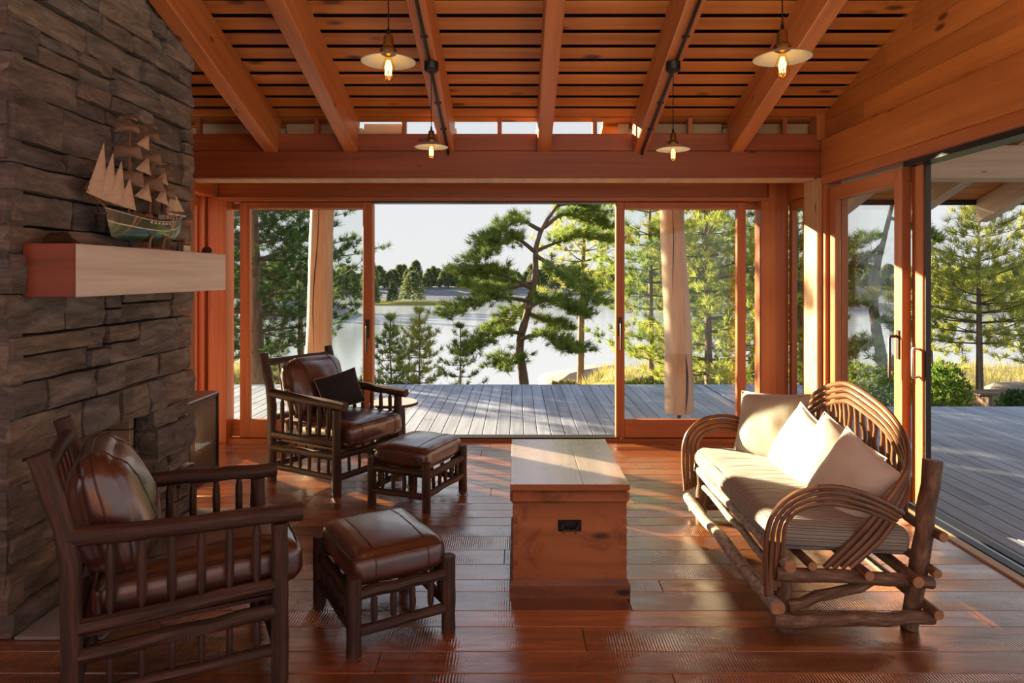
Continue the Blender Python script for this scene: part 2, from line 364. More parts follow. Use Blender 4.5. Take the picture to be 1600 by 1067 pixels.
    def grid(s, fn, nu, nv, flip=False):
        o = len(s.v)
        for i in range(nu+1):
            for j in range(nv+1): s.v.append(Vector(fn(i/nu, j/nv)))
        for i in range(nu):
            for j in range(nv):
                q = (o+i*(nv+1)+j, o+(i+1)*(nv+1)+j, o+(i+1)*(nv+1)+j+1, o+i*(nv+1)+j+1)
                s.face(q[::-1] if flip else q)
        return s
    def build(s, name, mat, parent=None, smooth=True, angle=40, weld=False, recenter=False, kind=None, label=None):
        vs = s.v; loc = None
        if recenter:
            loc = sum((Vector(v) for v in vs), Vector())/len(vs); vs = [Vector(v)-loc for v in vs]
        me = bpy.data.meshes.new(name); me.from_pydata([tuple(v) for v in vs], [], s.f)
        if any(u for u in s.uv):
            ul = me.uv_layers.new(name='UVMap').data; i = 0
            for f, u in zip(s.f, s.uv):
                for k in range(len(f)): ul[i].uv = u[k] if u else (0.5, 0.5); i += 1
        me.materials.append(M[mat] if isinstance(mat, str) else mat)
        if weld:
            bm = bmesh.new(); bm.from_mesh(me); bmesh.ops.remove_doubles(bm, verts=bm.verts, dist=1e-5); bmesh.ops.recalc_face_normals(bm, faces=bm.faces); bm.to_mesh(me); bm.free()
        if smooth:
            me.polygons.foreach_set('use_smooth', [True]*len(me.polygons)); me.set_sharp_from_angle(angle=R(angle))
        return link(name, me, parent, loc, kind, label)
def link(name, me, parent=None, loc=None, kind=None, label=None):
    o = bpy.data.objects.new(name, me); COL.objects.link(o)
    if parent is not None: o.parent = parent
    if loc is not None: o.location = loc
    if kind: o['kind'] = kind
    if label: o['label'] = label
    return o
def empty(name, loc=(0, 0, 0), rz=0.0):
    o = bpy.data.objects.new(name, None); COL.objects.link(o); o.location = loc; o.rotation_euler = (0, 0, rz); o.empty_display_size = 0.1
    return o
def tag(o, label, cat=None, group=None, kind=None):
    o['label'] = label
    if cat: o['category'] = cat
    if group: o['group'] = group
    if kind: o['kind'] = kind
    return o
def copy_tree(o, parent=None):
    c = o.copy(); COL.objects.link(c)
    if parent is not None: c.parent = parent
    for ch in list(o.children): copy_tree(ch, c)
    return c
def struct(name, label, loc=(0, 0, 0)):
    return tag(empty(name, loc), label, kind='structure')
def bx(name, lo, hi, mat, parent, b=0.003, **kw):
    """box from corner to corner, its origin at its centre"""
    lo, hi = Vector(lo), Vector(hi)
    o = MB().box((0, 0, 0), hi-lo, b).build(name, mat, parent, smooth=False, **kw)
    o.location = (lo+hi)/2
    return o

# ================================================================ SETTING
ROOF = lambda y: 4.47-0.3*y if y > 0 else 4.47+0.3*y       # underside of the roof boards
# ---- floor of wide boards running across
fl = struct('floor', 'glossy reddish brown floor of wide reclaimed boards')
bx('subfloor', (-2.75, -3.0, -0.06), (2.47, 6.16, -0.022), 'dark_gap', fl, 0)
rng = random.Random(3); y = -0.4
while y < 6.13:
    w = min(rng.uniform(0.125, 0.20), 6.14-y); x = -2.74-rng.uniform(0, 1.2)
    while x < 2.44:
        l = rng.uniform(1.1, 2.9); a, b_ = max(x, -2.74), min(x+l, 2.44)
        if b_-a > 0.05:
            o = bx('floor_board', (a+0.001, y+0.0012, -0.022), (b_-0.001, y+w-0.0012, 0.0), 'floor', fl, 0.0022)
            o.rotation_euler = (rng.uniform(-1, 1)*0.0035, 0, 0)
        x += l
    y += w
bx('floor_board', (-2.74, -3.0, -0.022), (2.44, -0.402, 0.0), 'floor', fl, 0.002)
# ---- ceiling: spaced boards over rafters
ce = struct('ceiling', 'sloping pine board ceiling with dark gaps between the boards')
slope = math.atan(0.3)
def slab(name, y0, y1, x0, x1, off, th, mat, parent, b=0.003):
    """a piece lying in the roof slope: y0..y1 along the slope, its underside off above the board line"""
    L_ = (y1-y0)/math.cos(slope); yc = (y0+y1)/2
    o = MB().box((0, 0, 0), (x1-x0, L_, th), b).build(name, mat, parent, smooth=False)
    o.location = ((x0+x1)/2, yc, ROOF(yc)+off+th/2/math.cos(slope)); o.rotation_euler = (-slope, 0, 0)
    return o
k = 0; yb = 5.565+0.018
while yb > 0.15:
    slab('ceiling_board', yb-0.154+0.040, yb, -2.80, 2.50, 0.0, 0.008, 'ceiling', ce, 0.002); yb -= 0.154
slab('roof_deck', 0.0, 5.66, -3.5, 2.62, 0.05, 0.03, 'dark_gap', ce, 0)
slab('ceiling_board', 5.60, 5.67, -2.80, 2.50, 0.0, 0.02, 'ceiling', ce)
o = MB().box((0, 0, 0), (6.2, 3.15, 0.05), 0).build('rear_slope', 'ceiling', ce, smooth=False); o.location = (-0.2, -1.5, ROOF(-1.5)+0.06); o.rotation_euler = (slope, 0, 0)
RX = [-2.0, -1.352, -0.567, 0.217, 1.0, 1.785]
for x in RX:
    slab('rafter', 0.05, 5.60, x-0.055, x+0.055, -0.305, 0.29, 'rafter', ce, 0.006)
# ---- back wall: beam, plate, clerestory, header, bay soffit
wb = struct('wall_back', 'glazed end wall under a heavy fir beam')
bx('beam', (-2.95, 5.55, 2.29), (2.472, 5.80, 2.512), 'beam', wb, 0.006)
bx('lit_strip', (-2.95, 5.56, 2.282), (2.42, 5.79, 2.290), 'sill', wb, 0)  # pale strip standing in for light on the beam's underside
bx('plate', (-2.95, 5.57, 2.514), (2.50, 5.72, 2.655), 'beam', wb, 0.004)
for a, b_ in ((2.44, 2.52),): bx('end_post', (2.435, 5.552, 2.6), (2.56, 5.70, 2.86), 'frame_v', wb)
gx = [-2.62]+[ (RX[i]+RX[i+1])/2+0.03 for i in range(5)]+[2.2]
for x in gx: bx('mullion', (x-0.018, 5.605, 2.655), (x+0.018, 5.655, 2.80), 'frame_v', wb, 0.002)
for a, b_ in zip([-2.95]+gx, gx+[2.44]):
    bx('clerestory_pane', (a+0.02, 5.63, 2.655), (b_-0.02, 5.636, 2.775), 'glass', wb, 0)
bx('header', (-2.70, 6.17, 2.20), (2.37, 6.27, 2.36), 'frame_x', wb, 0.003)
bx('bay_soffit', (-2.80, 5.802, 2.36), (2.50, 6.40, 2.40), 'frame_x', wb, 0)
bx('head_jamb', (-2.69, 6.10, 2.165), (2.26, 6.28, 2.199), 'frame_x', wb, 0.003)
bx('track', (-1.30, 6.12, 2.150), (0.89, 6.26, 2.164), 'bronze', wb, 0)
bx('sill', (-2.69, 6.155, -0.02), (2.26, 6.30, 0.022), 'frame_x', wb, 0.004)
bx('sill_track', (-1.30, 6.165, 0.022), (0.89, 6.285, 0.034), 'bronze', wb, 0)
for a, b_ in ((-2.70, -2.60), (2.18, 2.26)): bx('jamb', (a, 6.10, 0.0), (b_, 6.233, 2.165), 'frame_v', wb)
for a, b_ in ((-2.78, -2.70), (2.262, 2.33), (2.335, 2.45)): bx('casing', (a, 6.13 if a < 2.3 else 6.16, 0.0), (b_, 6.30, 2.36), 'frame_v', wb)
def sash(name, label, axis, a, b_, d0, d1, z0, z1, stile, rail_b, rail_t, handle=None, handle_side=-1):
    """a glazed door leaf or window; axis 'x' spans a..b in X at depth d0..d1, axis 'y' spans a..b in Y"""
    st = struct(name, label)
    def q(n, u0, u1, w0, w1, mat, e0=d0, e1=d1, b=0.004):
        if axis == 'x': return bx(n, (u0, e0, w0), (u1, e1, w1), mat, st, b)
        return bx(n, (e0, u0, w0), (e1, u1, w1), mat, st, b)
    fr = 'frame_x' if axis == 'x' else 'frame_y'
    q('stile', a, a+stile, z0, z1, 'frame_v'); q('stile', b_-stile, b_, z0, z1, 'frame_v')
    q('rail', a+stile, b_-stile, z0, z0+rail_b, fr); q('rail', a+stile, b_-stile, z1-rail_t, z1, fr)
    dm = (d0+d1)/2
    q('pane', a+stile-0.006, b_-stile+0.006, z0+rail_b-0.006, z1-rail_t+0.006, 'glass', dm-0.003, dm+0.003, 0)
    if handle is not None:
        u, zc = handle; f = d0
        if axis == 'x':
            h = bx('handle', (u-0.018, f-0.010, zc-0.05), (u+0.018, f, zc+0.12), 'bronze', st, 0.002)
            m = MB().tube([(u, f-0.01, zc+0.06), (u, f-0.045, zc+0.06), (u, f-0.05, zc+0.05), (u, f-0.05, zc-0.17)], 0.008, 8)
        else:
            h = bx('handle', (f-0.010, u-0.018, zc-0.05), (f, u+0.018, zc+0.14), 'bronze', st, 0.002)
            m = MB().tube([(f-0.01, u, zc+0.10), (f-0.055, u, zc+0.10), (f-0.06, u, zc+0.09), (f-0.06, u, zc-0.17)], 0.010, 8)
        lv = m.build('lever', 'bronze', h); lv.location = -Vector(h.location)
    return st
sash('door_1', 'fixed glazed panel at the far left behind the sliding door', 'x', -2.68, -1.31, 6.235, 6.285, 0.03, 2.16, 0.075, 0.15, 0.06)
sash('door_2', 'left sliding glass door behind the far armchair', 'x', -2.505, -1.307, 6.165, 6.225, 0.034, 2.16, 0.087, 0.16, 0.055, (-1.35, 0.98))
sash('door_3', 'right sliding glass door in front of the outdoor log post', 'x', 0.893, 2.066, 6.165, 6.225, 0.034, 2.16, 0.078, 0.16, 0.055, (0.93, 1.0))
sash('door_4', 'fixed glazed panel at the right corner behind the sliding door', 'x', 0.90, 2.262, 6.235, 6.285, 0.03, 2.16, 0.075, 0.15, 0.06)
# ---- narrow side windows of the bay, posts
sash('window_1', 'narrow side window in the left return of the bay', 'y', 5.64, 6.09, -2.89, -2.84, 0.06, 2.20, 0.03, 0.10, 0.08)
sash('window_2', 'narrow side window in the right corner beside the post', 'y', 5.80, 6.15, 2.45, 2.50, 0.06, 2.16, 0.06, 0.10, 0.08)
wl_ = struct('wall_left', 'timber wall behind the stone fireplace')
bx('corner_post', (-2.90, 5.46, 0), (-2.66, 5.64, 2.29), 'frame_v', wl_)
bx('jamb_liner', (-2.90, 6.09, 0), (-2.79, 6.30, 2.36), 'frame_v', wl_)
bx('infill', (-2.80, 4.40, 0), (-2.72, 5.455, 3.2), 'wallboard', wl_)
bx('lower_wall', (-2.80, 1.9, 0), (-2.75, 4.40, 3.35), 'wallboard', wl_)
bx('lower_wall', (-2.80, -3.0, 0), (-2.75, 1.9, 0.5), 'wallboard', wl_)
bx('upper_wall', (-2.80, -3.0, 2.3), (-2.75, 1.9, 3.5), 'wallboard', wl_)
bx('bay_lintel', (-2.90, 5.645, 2.20), (-2.70, 6.125, 2.36), 'frame_y', wl_)
for yy in (-1.8, -0.6, 0.7): bx('window_post', (-2.80, yy-0.06, 0.5), (-2.72, yy+0.06, 2.3), 'frame_v', wl_)
for z in (0.90, 1.19):
    bx('switch_plate', (-2.72, 5.30, z), (-2.712, 5.39, z+0.12), 'plate', wl_, 0.002)
# ---- right wall
wr = struct('wall_right', 'pine boarded gable wall over the wide sliding doors')
bx('corner_post', (2.43, 5.53, 0), (2.53, 5.79, 2.29), 'post', wr, 0.006)
bx('door_beam', (2.47, -3.0, 2.31), (2.60, 5.55, 2.598), 'wallboard', wr, 0.005)
bx('header_casing', (2.462, -3.0, 2.235), (2.62, 5.53, 2.308), 'frame_y', wr, 0.004)
bx('head_track', (2.50, -3.0, 2.20), (2.62, 4.42, 2.234), 'track', wr, 0)
bx('bay_lintel', (2.43, 5.79, 2.165), (2.52, 6.16, 2.36), 'frame_y', wr)
bx('bay_sill', (2.43, 5.79, 0.0), (2.52, 6.16, 0.058), 'frame_y', wr)
bx('jamb', (2.47, 5.47, 0), (2.60, 5.53, 2.235), 'frame_v', wr)
z = 2.60; rg = random.Random(11)
while z < 4.3:
    h = 0.148; ytop = min(5.55, (4.47-(z+h))/0.3 + 0.55); yy = -3.0
    yy = -0.2-rg.uniform(0, 1)
    while yy < ytop:
        l = rg.uniform(1.0, 2.6); e1 = min(yy+l, ytop)
        if e1-yy > 0.05: bx('wall_board', (2.50+rg.uniform(0, 0.0025), yy+0.001, z+0.0007), (2.56, e1-0.001, z+h-0.0007), 'wallboard', wr, 0.0015)
        yy += l
    z += h
sash('door_5', 'closed glass door panel behind the sofa with a dark lever', 'y', 4.43, 5.47, 2.50, 2.55, 0.03, 2.20, 0.10, 0.16, 0.10, (4.475, 1.0))
d6 = struct('door_6', 'open sliding door leaf stacked outside the closed panel')
bx('stile', (2.555, 4.30, 0.03), (2.61, 4.42, 2.20), 'frame_v', d6, 0.004)
bx('edge_strip', (2.565, 4.285, 0.03), (2.60, 4.300, 2.20), 'bronze', d6, 0.002)
bx('stile', (2.556, 5.38, 0.03), (2.61, 5.46, 2.20), 'frame_v', d6, 0.004)
bx('rail', (2.556, 4.42, 0.03), (2.61, 5.38, 0.19), 'frame_y', d6); bx('rail', (2.556, 4.42, 2.10), (2.61, 5.38, 2.20), 'frame_y', d6)
bx('pane', (2.58, 4.415, 0.185), (2.586, 5.385, 2.105), 'glass', d6, 0)
m = MB().tube([(2.555, 4.335, 1.03), (2.515, 4.335, 1.035), (2.51, 4.335, 1.02), (2.51, 4.335, 0.86), (2.515, 4.335, 0.85), (2.555, 4.335, 0.855)], 0.009, 8); m.build('pull_handle', 'alu', d6)
bx('inner_jamb', (2.495, 4.425, 0.03), (2.552, 4.429, 2.2), 'frame_v', d6, 0)
s_ = struct('trim_1', 'pale wooden threshold with dark metal door track')
bx('threshold', (2.442, -3.0, -0.02), (2.50, 5.53, 0.012), 'sill', s_, 0.003)
bx('track', (2.502, -3.0, -0.03), (2.56, 5.53, 0.016), 'track', s_, 0.002)
bx('track', (2.562, -3.0, -0.03), (2.60, 5.53, 0.004), 'alu', s_, 0.002)
bx('track', (2.602, -3.0, -0.03), (2.66, 5.53, 0.010), 'track', s_, 0.002)
# ---- wall behind the viewer: posts and big windows
wk = struct('wall_rear', 'window wall behind the viewer')
bx('lower_wall', (-2.8, -3.06, 0), (2.6, -3.0, 0.4), 'wallboard', wk)
for x in (-2.75, -1.4, 0.0, 1.3, 2.55): bx('window_post', (x-0.06, -3.06, 0.4), (x+0.06, -2.98, 3.6), 'frame_v', wk)
bx('window_beam', (-2.8, -3.08, 2.4), (2.6, -2.98, 2.6), 'beam', wk)

# ---------------------------------------------------------------- outside: porch roof, deck
pr = struct('porch_roof', 'timber porch roof with exposed rafters outside the glass doors')
bx('porch_beam', (2.63, 5.55, 2.29), (5.5, 5.80, 2.56), 'ext_x', pr, 0.006)
EAVE = 7.25
for x in (-3.4, -2.7, -2.0, -1.352, -0.567, 0.217, 1.0, 1.785, 2.56):
    slab('rafter_tail', 5.72, EAVE-0.7, x-0.055, x+0.055, -0.17, 0.155, 'ext_y', pr, 0.005)
for x in (3.35, 4.13, 4.92):
    slab('rafter_tail', 0.1, EAVE, x-0.055, x+0.055, -0.245, 0.23, 'ext_y', pr, 0.005)
yb = EAVE
while yb > 5.75:
    slab('soffit_board', yb-0.15, yb-0.012, 0.72, 5.5, 0.0, 0.02, 'ceiling', pr, 0.002)
    slab('soffit_board', yb-0.15, yb-0.012, -3.6, -1.42, 0.0, 0.02, 'ceiling', pr, 0.002); yb -= 0.15
slab('porch_deck', 0.05, EAVE, 2.64, 5.5, 0.03, 0.03, 'ceiling', pr, 0)
slab('porch_deck', 5.70, EAVE, 0.72, 2.62, 0.03, 0.03, 'ceiling', pr, 0)
slab('porch_deck', 5.70, EAVE, -3.6, -1.42, 0.03, 0.03, 'ceiling', pr, 0)
bx('fascia', (2.2, EAVE-0.02, ROOF(EAVE)-0.05), (5.5, EAVE+0.02, ROOF(EAVE)+0.06), 'bronze', pr)
for a, b_ in ((-3.3, -2.75), (-2.65, -2.06), (-1.94, -1.41), (-1.29, -0.95), (0.85, 0.94), (1.06, 1.72), (1.84, 2.45)):
    bx('blocking', (a, 5.74, 2.60), (b_, 5.78, 2.772), 'ext_x', pr, 0.002)
dk = struct('deck', 'weathered grey board deck outside the doors')
rg = random.Random(5); x = -5.2
while x < 9.0:
    w = 0.135
    y1 = 9.7 if x < 3.9 else 8.07
    y0 = 6.31 if -2.8 < x < 2.66-w else -1.0
    if 2.66-w <= x < 2.66: x = 2.662
    cut = [y0]; yy = y0+rg.uniform(0.8, 3.5)
    while yy < y1-0.6: cut.append(yy); yy += rg.uniform(2.4, 4.2)
    cut.append(y1)
    for a, b_ in zip(cut, cut[1:]): bx('deck_board', (x+0.003, a+0.001, -0.085), (x+w-0.003, b_-0.001, -0.05), 'deck', dk, 0.004)
    x += w
bx('edge_board', (-5.2, 9.70, -0.25), (3.95, 9.74, -0.06), 'deck', dk, 0.003)
bx('edge_board', (3.95, 8.07, -0.25), (9.0, 8.11, -0.06), 'deck', dk, 0.003)
bx('underframe', (-5.2, 6.35, -0.3), (3.9, 9.6, -0.1), 'dark_gap', dk, 0)
bx('underframe', (2.7, -1.0, -0.3), (8.9, 7.95, -0.1), 'dark_gap', dk, 0)

def log_post(label, base, top, r0, r1, cracks):
    t = tag(empty('log_post', (base.x, base.y, base.z)), label, 'post'); base0 = base.copy()
    pts, rr = [], []
    for i in range(14):
        u = i/13; p = base.lerp(top, u)-base0; p += Vector((math.sin(u*5)*0.012, 0, 0)); pts.append(p+Vector((0, 0, 0.11*(1-u)))); rr.append(r0+(r1-r0)*u)
    MB().tube(pts, rr, 22, True, 0.012).build('trunk', 'log', t)
    MB().lathe([(0.0, 0.001), (0.10, 0.001), (0.10, 0.012), (0.02, 0.012), (0.02, 0.095), (0.09, 0.095), (0.09, 0.112), (0, 0.112)], n=16).build('steel_foot', 'black_metal', t)
    for (u0, u1, ang, wd) in cracks:
        cp = []; 
        for i in range(9):
            u = u0+(u1-u0)*i/8; a = R(ang)+math.sin(u*9)*0.16; r = (r0+(r1-r0)*u)
            p = base.lerp(top, u)-base0+Vector((math.sin(u*5)*0.012, 0, 0.11*(1-u)))
            cp.append(p+Vector((math.sin(a)*r, -math.cos(a)*r, 0)))
        MB().tube(cp, [wd*(0.25+math.sin(PI*i/8)) for i in range(9)], 6).build('crack', 'crack', t)
b0 = at(1061, 430, 7.2); b0.z = -0.05; t0 = at(1051, 430, 7.1); t0.z = 2.28
log_post('pale peeled log post behind the right sliding door', b0, t0, 0.152, 0.122, [(0.0, 0.28, 12, 0.012), (0.55, 1.0, -18, 0.005)])
b0 = at(492, 430, 7.2); b0.z = -0.05; t0 = at(506, 430, 7.1); t0.z = 2.28
log_post('pale peeled log post behind the left sliding door', b0, t0, 0.14, 0.118, [(0.3, 1.0, -8, 0.005)])

# ================================================================ FIREPLACE
XF = -2.07
fp = tag(empty('fireplace', (-2.4, 3.6, 0)), 'grey ledgestone fireplace and chimney on the left wall', 'fireplace')
def fb(name, lo, hi, mat, b=0.0, parent=fp):
    o = bx(name, lo, hi, mat, parent, b); o.location = Vector(o.location)-Vector((-2.4, 3.6, 0)); return o
OY0, OY1, OZ = 3.15, 3.92, 0.72
fb('core', (-2.74, 2.90, 0), (-2.19, OY0-0.02, 3.14), 'mortar'); fb('core', (-2.74, OY1+0.02, 0), (-2.185, 4.372, 3.14), 'mortar')
fb('core', (-2.74, OY0-0.02, OZ+0.02), (-2.19, OY1+0.02, 3.14), 'mortar'); fb('core', (-2.74, OY0-0.02, 0), (-2.66, OY1+0.02, OZ+0.02), 'mortar')
def stone(parent, org, u, v, n, w, h, d, rg, rough=0.008):
    """irregular split-face stone: front face w by h spanned by u,v from org, outward n, depth d"""
    nu = 4 if w > 0.22 else 3; nv = 3 if h > 0.09 else 2; m = MB(); g = {}
    proud = rg.uniform(-0.022, 0.024); gap = rg.uniform(0.004, 0.008)
    for i in range(nu+1):
        for j in range(nv+1):
            a = gap+(w-2*gap)*i/nu; b_ = gap+(h-2*gap)*j/nv; edge = i in (0, nu) or j in (0, nv)
            if 0 < i < nu: a += rg.uniform(-1, 1)*0.2*w/nu; b_ += rg.uniform(-1, 1)*0.004
            if 0 < j < nv: b_ += rg.uniform(-1, 1)*0.2*h/nv; a += rg.uniform(-1, 1)*0.005
            c = proud + rg.uniform(-1, 1)*rough - (rg.uniform(0.004, 0.02) if edge else 0)
            g[i, j] = len(m.v); m.v.append(org+u*a+v*b_+n*c)
    for i in range(nu):
        for j in range(nv):
            q = [g[i, j], g[i+1, j], g[i+1, j+1], g[i, j+1]]
            if (i+j) % 2: m.face((q[0], q[1], q[2])); m.face((q[0], q[2], q[3]))
            else: m.face((q[0], q[1], q[3])); m.face((q[1], q[2], q[3]))
    rim = [g[i, 0] for i in range(nu+1)]+[g[nu, j] for j in range(1, nv+1)]+[g[i, nv] for i in range(nu-1, -1, -1)]+[g[0, j] for j in range(nv-1, 0, -1)]
    back = []
    for i in rim:
        p = m.v[i]; c = (p-org).dot(n); back.append(len(m.v)); m.v.append(p-n*(c+d))
    for i in range(len(rim)):
        k = (i+1) % len(rim); m.face((rim[k], rim[i], back[i], back[k]))
    return m.build('stone', 'stone', parent, smooth=False, recenter=True)
def stone_face(org, u, v, n, W, H, rg, holes=(), d=0.11, hmin=0.09, hmax=0.21, wmax=0.52):
    z = 0.0
    while z < H-0.03:
        h = min(rg.uniform(hmin, hmax), H-z)
        for hz in [o[3] for o in holes]:
            if z < hz-0.01 < z+h and hz-z > 0.05: h = hz-z
            elif z < hz-0.01 and hz-(z+h) < 0.05 and hz > z+h: h = hz-z
        if H-z-h < 0.06: h = H-z
        segs = [(0.0, W)]
        for (a, b_, z0, z1) in holes:
            if z < z1-0.005 and z+h > z0: segs = [(0.0, a), (b_, W)]
        for a, b_ in segs:
            x = a
            while x < b_-0.01:
                w = rg.uniform(0.14, wmax)
                if b_-x-w < 0.10: w = b_-x
                if h > 0.15 and rg.random() < 0.35:
                    s = rg.uniform(0.35, 0.65)*h
                    stone(fp, org+u*x+v*z, u, v, n, w, s, d, rg); stone(fp, org+u*x+v*(z+s), u, v, n, w, h-s, d, rg)
                else: stone(fp, org+u*x+v*z, u, v, n, w, h, d, rg)
                x += w
        z += h
O = Vector((-2.4, 3.6, 0)); rg = random.Random(21)
stone_face(Vector((XF, 2.80, 0))-O, Vector((0, 1, 0)), Vector((0, 0, 1)), Vector((1, 0, 0)), 1.59, 3.13, rg, [(OY0-2.80, OY1-2.80, 0, OZ)])
stone_face(Vector((-2.75, 2.80, 0))-O, Vector((1, 0, 0)), Vector((0, 0, 1)), Vector((0, -1, 0)), 0.665, 3.13, rg, d=0.09)
# far jamb of the opening in stone, then firebrick on the side and back of the firebox
z = 0.0
while z < OZ-0.01:
    h = min(rg.uniform(0.10, 0.2), OZ-z)
    if OZ-z-h < 0.05: h = OZ-z
    stone(fp, Vector((-2.20, OY1-0.012, z))-O, Vector((1, 0, 0)), Vector((0, 0, 1)), Vector((0, -1, 0)), 0.12, h, 0.02, rg, 0.006); z += h
for r in range(7):
    x = -2.66; off = (r % 2)*0.11
    xs = [-2.66]+[-2.66+off+0.22*k for k in range(1 if off == 0 else 0, 4) if -2.66 < -2.66+off+0.22*k < -2.22]+[-2.205]
    for a, b_ in zip(xs, xs[1:]):
        if b_-a > 0.02: fb('fire_brick', (a+0.003, OY1-0.03, r*0.103+0.003), (b_-0.003, OY1+0.015, r*0.103+0.100), 'brick', 0.004)
    ys = [OY0]+[OY0+off+0.22*k for k in range(0 if off else 1, 4) if OY0+off+0.22*k < OY1-0.06]+[OY1-0.032]
    for a, b_ in zip(ys, ys[1:]):
        if b_-a > 0.02: fb('fire_brick', (-2.66, a+0.003, r*0.103+0.003), (-2.63, b_-0.003, r*0.103+0.100), 'brick', 0.004)
fb('firebox_floor', (-2.63, OY0, 0.0), (-2.09, OY1-0.032, 0.012), 'slate')
for a, b_ in ((2.80, 3.36), (3.36, 3.86), (3.86, 4.36)): fb('hearth_slab', (XF+0.004, a+0.002, 0.002), (-1.70, b_-0.002, 0.016), 'slate', 0.003)
mt = fb('mantel_shelf', (-2.085, 2.90, 1.406), (-1.873, 4.39, 1.635), 'mantel', 0.004)
o = MB().box((0, 0, 0), (0.212, 0.022, 0.229), 0.003).build('shaded_end', 'mantel_end', mt, smooth=False, label='end of the pale mantel, its shade put in as reddish brown'); o.location = (0, -0.757, 0)

# ================================================================ LAMPS, ADDED FILL LIGHTS
def pendant(label, x, y, zr, ztop, canopy, group='pendant lamps'):
    t = tag(empty('pendant_lamp', (x, y, zr)), label, 'lamp', None)
    MB().lathe([(0.020, 0.032), (0.030, 0.030), (0.062, 0.018), (0.106, 0.0), (0.108, 0.001), (0.063, 0.021), (0.030, 0.034), (0.020, 0.046)], n=32).build('shade', 'white_enamel', t)
    MB().lathe([(0.0, 0.108), (0.014, 0.106), (0.019, 0.098), (0.021, 0.060), (0.030, 0.052), (0.033, 0.046), (0.030, 0.030), (0.017, 0.024), (0.0, 0.022)], n=20).build('socket', 'brass', t)
    bl = MB().lathe([(0.012, 0.026), (0.014, 0.012), (0.024, -0.018), (0.0285, -0.042), (0.026, -0.060), (0.016, -0.074), (0.0, -0.079)], n=20).build('bulb', 'bulb_glass', t)
    fm = MB()
    for k in range(6):
        a = k*PI/3; fm.tube([(0.006*math.cos(a), 0.006*math.sin(a), 0.005), (0.013*math.cos(a+0.5), 0.013*math.sin(a+0.5), -0.022), (0.010*math.cos(a), 0.010*math.sin(a), -0.052)], 0.0022, 5)
    fm.build('filament', 'filament', bl)
    MB().tube([(0, 0, 0.106), (0, 0, 0.13), (0, 0, 0.135), (0, 0, ztop-zr)], [0.008, 0.006, 0.0028, 0.0028], 6).build('cord', 'black_metal', t)
    if canopy: MB().lathe([(0.0, ztop-zr-0.055), (0.042, ztop-zr-0.055), (0.046, ztop-zr-0.050), (0.046, ztop-zr), (0, ztop-zr)], n=24).build('canopy', 'black_metal', t)
    ld = bpy.data.lights.new('lamp_light', 'POINT'); ld.energy = LAMP_W; ld.color = (1.0, 0.62, 0.28); ld.shadow_soft_size = 0.02
    lo = bpy.data.objects.new('lamp_light', ld); COL.objects.link(lo); lo.parent = t; lo.location = (0, 0, -0.04)
rb = lambda y: 4.165-0.3*y
pendant('left near pendant lamp with white dish shade and glowing bulb', -0.507, 2.69, 2.34, rb(2.69), True)
pendant('right near pendant lamp with white dish shade and glowing bulb', 1.01, 2.60, 2.325, rb(2.60), True)
pendant('left far pendant lamp below a black canopy on a rafter', -0.547, 4.355, 2.316, rb(4.39)+0.01, True)
pendant('right far pendant lamp below a black canopy on a rafter', 0.995, 4.355, 2.30, rb(4.39)+0.01, True)
for x, y, nm in ((-1.5, -1.9, 'left rear'), (0.2, -1.9, 'middle rear'), (1.8, -1.9, 'right rear'), (-1.7, -0.3, 'left'), (1.9, -0.3, 'right')):  # globes added as fill light, unseen behind the viewer
    t = tag(empty('fill_globe', (x, y, 2.75)), 'added opal glass fill light behind the viewer, %s one' % nm, 'lamp')
    MB().lathe([(0.03, 0.128), (0.08, 0.10), (0.12, 0.05), (0.13, 0.0), (0.12, -0.05), (0.08, -0.10), (0.0, -0.13)], n=20).build('globe', emit('opal_fill', (1.0, 0.90, 0.78), GLOBE_FILL), t)
    MB().lathe([(0, 0.15), (0.04, 0.15), (0.045, 0.118), (0, 0.118)], n=16).build('cap', 'brass', t)
    MB().tube([(0, 0, 0.15), (0, 0, ROOF(y)-2.76)], 0.006, 6).build('stem', 'brass', t)
for x, y, nm in ((-0.35, 1.1, 'left'), (0.75, 1.1, 'middle'), (1.9, 1.1, 'right')):  # bowls added to throw fill light onto the ceiling, out of view
    t = tag(empty('fill_bowl', (x, y, 2.52)), 'added dark metal bowl for fill light behind the viewer, %s one' % nm, 'lamp')
    MB().lathe([(0.0, 0.0), (0.08, 0.015), (0.14, 0.055), (0.17, 0.11), (0.165, 0.11), (0.135, 0.06), (0.075, 0.022), (0.0, 0.008)], n=28).build('bowl', 'bronze', t)
    MB().lathe([(0.0, 0.098), (0.03, 0.09), (0.045, 0.065), (0.03, 0.03), (0, 0.02)], n=16).build('bulb', emit('fill_bulb', (1.0, 0.84, 0.62), 30), t)
    for k in range(3): MB().tube([(0.165*math.cos(k*2.094), 0.165*math.sin(k*2.094), 0.108), (0, 0, ROOF(y)-2.53)], 0.003, 5).build('hanger', 'bronze', t)
    ld = bpy.data.lights.new('uplight', 'POINT'); ld.energy = BOWL_FILL; ld.color = (1.0, 0.84, 0.62); ld.shadow_soft_size = 0.03
    lo = bpy.data.objects.new('uplight', ld); COL.objects.link(lo); lo.parent = t; lo.location = (0, 0, 0.105)
t = tag(empty('hidden_fill', (-2.40, 4.57, 0)), 'added unseen brass lantern standing behind the chimney beside the mesh cabinet', 'fill_lamp')  # lamp added out of sight to warm the left door frames
MB().lathe([(0, 0), (0.10, 0.0), (0.10, 0.02), (0.04, 0.03), (0.03, 0.20), (0.05, 0.215), (0, 0.22)], n=20).build('base', 'brass', t)
